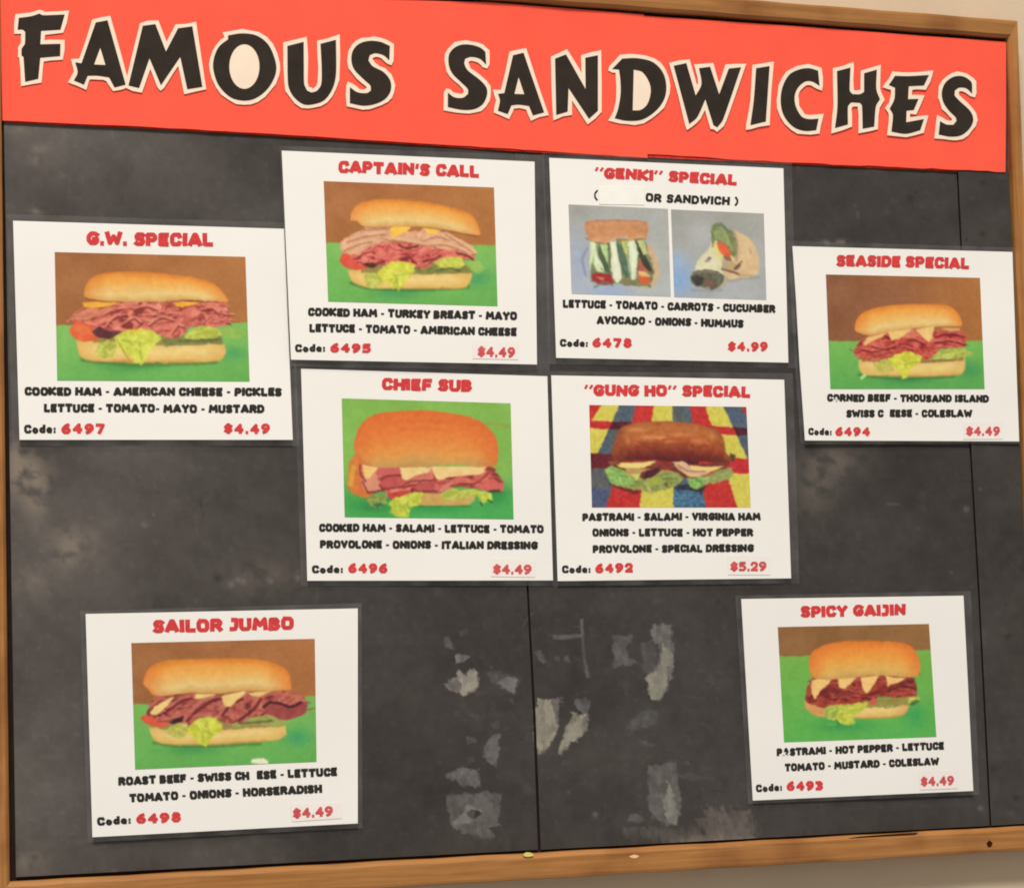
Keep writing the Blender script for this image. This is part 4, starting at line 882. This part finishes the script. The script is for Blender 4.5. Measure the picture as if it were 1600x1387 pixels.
def gen2(c):
    X, Y = c.X, c.Y; n = ((fbm(X, Y, 120, 3, 5)-.5)*16)[..., None]; v = sst(375, 900, Y)[..., None]
    c.C[:] = np.array((162,158,160))*(1-v)+np.array((172,170,182))*v+n
    c.blob(850, 800, 110, 120, (134,166,222), .95); c.blob(840,690,60,60,(150,176,226),.7); c.blob(980, 520, 110, 120, (186,184,196), .6); c.blob(1340,620,60,160,(178,174,180),.5)
    c.poly([(1190,500),(1260,540),(1310,600),(1335,680),(1332,760),(1270,785),(1150,800),(1120,760),(1160,640)], (216,180,146), 5, 5)
    c.poly([(1050,520),(1060,600),(1110,650),(1110,740),(1140,800),(1020,760),(940,740),(980,660),(1040,600)], (220,208,182), 5, 6)
    c.poly([(1045,500),(1070,455),(1110,450),(1140,490),(1180,520),(1202,620),(1185,670),(1140,620),(1080,560),(1050,590)], (122,130,88), 4, 6, True, 1, 14, 14)
    c.poly([(1060,500),(1110,505),(1140,540),(1160,600),(1110,570),(1060,545)], (148,160,110), 5, 5, True, .8, 10, 12); c.line([(1065,480),(1110,465),(1140,500)], 10, (104,112,96), 6, .8)
    c.poly([(1070,560),(1100,600),(1120,650),(1110,690),(1070,640),(1050,600)], (220,206,140), 4, 4)
    c.poly([(1075,572),(1110,570),(1150,610),(1170,650),(1140,665),(1100,630)], (226,94,58), 4, 4); c.poly([(1120,650),(1165,660),(1170,690),(1130,680)], (150,92,70), 5, 4)
    c.poly([(1110,690),(1180,690),(1210,720),(1160,760),(1115,740)], (186,158,120), 5, 5, True, .9)
    c.line([(1110,735),(1170,750),(1215,768)], 9, (104,72,60), 5, .85); c.line([(1215,768),(1290,775)], 8, (190,150,110), 6, .7)
    c.poly([(1005,690),(1030,662),(1050,665),(1030,695)], (94,78,66), 3, 3); c.poly([(1180,730),(1220,690),(1235,690),(1215,730),(1185,742)], (120,86,66), 4, 4); c.line([(1275,610),(1285,640)], 9, (130,96,72), 5, .7)
    c.poly([(1100,760),(1150,790),(1140,830),(1090,850)], (170,164,150), 5, 5)
    c.poly([(922,790),(940,750),(1000,738),(1070,742),(1115,770),(1122,800),(1090,840),(1020,855),(960,840),(930,820)], (96,92,76), 4, 5, True, 1, 12, 12)
    c.poly([(925,785),(960,765),(1000,790),(990,830),(950,830)], (62,60,54), 5, 5); c.poly([(1005,800),(1060,805),(1060,835),(1010,835)], (134,84,82), 5, 5, True, .8)
    c.line([(1080,480),(1120,500),(1150,560),(1170,620)], 6, (176,184,136), 6, .6); c.line([(1055,520),(1062,560),(1052,600)], 6, (92,108,62), 5, .6); c.line([(1190,520),(1205,600),(1195,680)], 6, (120,104,72), 6, .6)
    c.blob(1260, 620, 50, 50, (232,200,166), .6); c.line([(1130,735),(1200,690),(1220,600)], 5, (182,146,110), 8, .5); c.blob(1030, 700, 40, 40, (234,224,202), .6); c.line([(930,860),(1110,862)], 10, (136,136,150), 12, .5); c.line([(1150,806),(1330,782)], 8, (140,134,140), 12, .5)
    c.line([(950,760),(1020,748),(1090,765)], 8, (140,132,116), 8, .6); c.line([(970,845),(1030,850)], 12, (170,160,156), 8, .7); c.line([(1060,780),(1100,790),(1090,820)], 10, (130,134,106), 8, .6)

# ------------------------------------------------------------------ the sheets
GRP = 'laminated sandwich sheets pinned on the black board'
class Sheet: pass
def sheet(label, conv, outline, film, photos, base, seed, curl=.0016):
    s = Sheet(); s.e = empty('menu_sheet', label, 'menu sheet', GRP); s.c = conv; s.base = base
    a = np.array(conv(outline)); x0, y0 = a.min(0); x1, y1 = a.max(0)
    def hf(x, y):
        u = (np.asarray(x)-x0)/(x1-x0); v = (np.asarray(y)-y0)/(y1-y0)
        return curl*(.5+.5*np.sin(u*4.1+seed*1.9+v*1.3))*.7+curl*v**2*.8+curl*.25*np.sin(v*7+seed)
    s.hf = hf
    def fn(poly, st): return fine(poly, st)
    fa = np.array(conv(film)) if film else None
    if film: plate('laminate_film', fine([tuple(p) for p in fa], 14), base-.0002, 0, M_film, s.e, hf)
    plate('paper', fine(conv(outline), 14), base, .00025, M_paper, s.e, hf)
    for fnc, cor, lb in photos:
        o = paint_print('printed_photo', fnc, conv, cor, 1.2*(conv([(1, 0)])[0][0]-conv([(0, 0)])[0][0])**-1, M_print, s.e, hf, base+.00025)
        o['label'] = lb
    return s
def txt(s, name, st, a, b_, hg, m, **k):
    A, B = s.c([a, b_]); sc = s.c([(0, 0), (0, 1)]); hpx = hg*(sc[1][1]-sc[0][1])
    return text(name, st, A, B, hpx, m, s.e, s.hf, s.base+.0003, **k)
def sticker(s, quad, st, a, b_, hg):
    A = s.c(quad)
    hs = lambda x, y: s.hf(x, y)
    o = plate('price_sticker', fine(A, 12), s.base+.00045, .0002, M_stick, s.e, hs)
    p = s.c([a, b_]); sc = s.c([(0, 0), (0, 1)]); 
    text('price_text', st, p[0], p[1], hg*(sc[1][1]-sc[0][1]), M_red2, o, hs, s.base+.0006, t=.27, jit=.0, gap=.07, label='red price '+st)
def common(s, title, ta, tb, th, lines, lh, code, ca, cb, cn, cna, cnb, ch=46, nh=56):
    txt(s, 'title_text', title, ta, tb, th, M_red, t=.305, space=.40, gap=.035, label='red title ' + title.replace('"', ''))
    for st, a, b_, sk in lines: txt(s, 'ingredient_text', st, a, b_, lh*1.08, M_ink, t=.325, skip=sk, space=.36, gap=.03, label='black line ' + st)
    txt(s, 'code_label', 'Code:', ca, cb, ch, M_ink, t=.30, gap=.08); txt(s, 'code_number', cn, cna, cnb, nh, M_red, t=.30, gap=.13, jit=.02, label='red code number '+cn)

c1 = crop(0, 330, 3.3333)
s = sheet('white sheet titled G.W. SPECIAL, leftmost of the upper sheets, tucked under its neighbour', c1, [(68,50),(1480,92),(1525,1190),(102,1190)],
          [(35,15),(1490,60),(1510,92),(1560,1222),(62,1222)], [(gw, [(285,213),(1278,238),(1300,887),(298,882)], 'printed photo of ham sandwich on green table')], .0030, 1)
common(s, 'G.W. SPECIAL', (450,176), (1112,186), 72, [('COOKED HAM - AMERICAN CHEESE - PICKLES', (128,960), (1468,964), ()), ('LETTUCE - TOMATO- MAYO - MUSTARD', (228,1047), (1378,1052), ())], 42, 'Code:', (126,1157), (292,1157), '6497', (320,1160), (546,1160))
txt(s, 'price_text', '$4.49', (1166,1160), (1406,1158), 54, M_red, t=.29, gap=.13, label='red price $4.49')
c2 = crop(430, 220, 3.721)
s = sheet("white sheet titled CAPTAIN'S CALL with ham and turkey sandwich photo, top centre", c2, [(38,58),(1508,122),(1522,1300),(92,1272)],
          [(26,30),(1560,85),(1590,700),(1596,1335),(82,1310)], [(cap, [(282,235),(1272,272),(1293,962),(308,935)], 'printed photo of ham and turkey sandwich')], .0052, 2)
common(s, "CAPTAIN'S CALL", (366,186), (1186,216), 72, [('COOKED HAM - TURKEY BREAST - MAYO', (190,1018), (1406,1044), ()), ('LETTUCE - TOMATO - AMERICAN CHEESE', (198,1112), (1404,1136), ())], 46, 'Code:', (116,1228), (292,1228), '6495', (320,1232), (556,1234))
sticker(s, [(1150,1158),(1412,1166),(1412,1272),(1148,1266)], '$4.49', (1176,1256), (1394,1262), 62)
c3 = crop(840, 230, 3.854)
s = sheet('white sheet titled GENKI SPECIAL with two side by side photos of sandwich and wrap', c3, [(70,65),(1480,128),(1510,1297),(112,1268)],
          [(28,30),(1530,95),(1562,1330),(70,1305)], [(gen1, [(186,345),(785,372),(802,900),(205,883)], 'printed photo of vegetable sandwich'), (gen2, [(803,375),(1362,400),(1378,920),(823,903)], 'printed photo of cut wrap')], .0034, 3)
common(s, '"GENKI" SPECIAL', (340,186), (1200,232), 68, [('LETTUCE - TOMATO - CARROTS - CUCUMBER', (152,966), (1432,998), ()), ('AVOCADO - ONIONS - HUMMUS', (356,1064), (1240,1088), ())], 46, 'Code:', (134,1200), (304,1204), '6478', (330,1206), (568,1208), 46, 58)
txt(s, 'price_text', '$4.99', (1146,1230), (1386,1230), 58, M_red, t=.29, gap=.13, label='red price $4.99')
txt(s, 'subtitle_text', '(', (340,320), (362,320), 60, M_ink, t=.22); txt(s, 'subtitle_text', 'OR SANDWICH )', (650,328), (1208,354), 52, M_ink, t=.28, space=.5, label='black line OR SANDWICH')
pt = plate('correction_patch', fine(s.c([(366,232),(640,238),(644,348),(372,344)]), 12), s.base+.0005, .00025, mat('white_patch', (246,240,226), .6, .2), s.e, s.hf)
c4 = crop(1210, 370, 4.079)
s = sheet('white sheet titled SEASIDE SPECIAL with corned beef sandwich photo, touching the right frame rail', c4, [(115,60),(1517,97),(1538,700),(1560,1303),(195,1297),(178,1050),(160,800),(138,400)],
          [(78,25),(1530,70),(1566,1318),(195,1322),(165,1305),(130,800),(100,300)], [(sea, [(328,240),(1310,262),(1340,970),(357,970)], 'printed photo of corned beef sandwich')], .0046, 4, .0024)
common(s, 'SEASIDE SPECIAL', (396,188), (1242,206), 74, [('CORNED BEEF - THOUSAND ISLAND', (336,1050), (1368,1056), (1,)), ('SWISS C_EESE - COLESLAW', (458,1150), (1262,1150), ())], 46, 'Code:', (216,1262), (366,1266), '6494', (388,1268), (610,1270), 46, 58)
sticker(s, [(1208,1180),(1456,1176),(1456,1288),(1206,1290)], '$4.49', (1222,1268), (1438,1268), 60)
c5 = crop(460, 560, 3.854)
s = sheet('white sheet titled CHIEF SUB with sandwich photographed on an all green ground', c5, [(40,62),(1523,107),(1557,1335),(78,1337)],
          [(-2,28),(1534,74),(1566,1368),(40,1368)], [(chi, [(285,240),(1302,270),(1320,968),(303,955)], 'printed photo of sub on green ground')], .0034, 5)
common(s, 'CHIEF SUB', (526,190), (1070,204), 74, [('COOKED HAM - SALAMI - LETTUCE - TOMATO', (148,1042), (1502,1052), ()), ('PROVOLONE - ONIONS - ITALIAN DRESSING', (154,1142), (1466,1150), ())], 46, 'Code:', (106,1292), (294,1292), '6496', (324,1292), (560,1292), 48, 60)
sticker(s, [(1186,1206),(1452,1212),(1450,1316),(1184,1312)], '$4.49', (1196,1298), (1428,1300), 60)
c6 = crop(850, 570, 3.9625)
s = sheet('white sheet titled GUNG HO SPECIAL with brown roll photographed on a checked cloth', c6, [(45,65),(1487,92),(1530,1320),(85,1337)],
          [(32,40),(1540,52),(1582,1352),(72,1368)], [(gung, [(280,248),(1253,260),(1280,882),(297,882)], 'printed photo of brown roll on checked cloth')], .0040, 6)
common(s, '"GUNG HO" SPECIAL', (246,192), (1278,202), 72, [('PASTRAMI - SALAMI - VIRGINIA HAM', (238,966), (1342,962), ()), ('ONIONS - LETTUCE - HOT PEPPER', (300,1062), (1296,1060), ()), ('PROVOLONE - SPECIAL DRESSING', (302,1164), (1300,1158), ())], 46, 'Code:', (112,1288), (290,1288), '6492', (318,1288), (552,1284), 48, 60)
sticker(s, [(1138,1180),(1402,1184),(1402,1300),(1140,1298)], '$5.29', (1154,1278), (1378,1276), 60)
c7 = crop(120, 930, 3.478)
s = sheet('white sheet titled SAILOR JUMBO with roast beef sandwich photo, alone at bottom left', c7, [(48,100),(1527,70),(1527,1237),(85,1312)],
          [(18,84),(1548,42),(1552,1262),(60,1340)], [(sai, [(296,258),(1293,235),(1303,903),(317,945)], 'printed photo of roast beef sandwich')], .0036, 7)
common(s, 'SAILOR JUMBO', (414,204), (1180,186), 72, [('ROAST BEEF - SWISS CH_ESE - LETTUCE', (226,1032), (1416,980), ()), ('TOMATO - ONIONS - HORSERADISH', (286,1124), (1334,1072), ())], 44, 'Code:', (112,1250), (296,1240), '6498', (324,1240), (568,1230), 46, 56)
sticker(s, [(1158,1140),(1436,1126),(1440,1210),(1170,1228)], '$4.49', (1176,1212), (1394,1198), 56)
c8 = crop(1140, 910, 3.8525)
s = sheet('white sheet titled SPICY GAIJIN with pastrami sandwich photo, alone at bottom right', c8, [(70,98),(1408,78),(1467,1252),(140,1310)],
          [(35,78),(1452,50),(1504,1275),(112,1330)], [(spi, [(290,267),(1200,248),(1245,927),(328,960)], 'printed photo of pastrami sandwich')], .0036, 8)
common(s, 'SPICY GAIJIN', (430,210), (1060,196), 70, [('PASTRAMI - HOT PEPPER - LETTUCE', (284,1044), (1292,1004), (1,)), ('TOMATO - MUSTARD - COLESLAW', (332,1136), (1262,1096), ())], 44, 'Code:', (160,1260), (318,1252), '6493', (344,1252), (564,1248), 46, 58)
sticker(s, [(1142,1136),(1372,1126),(1374,1238),(1146,1246)], '$4.49', (1152,1226), (1352,1218), 58)
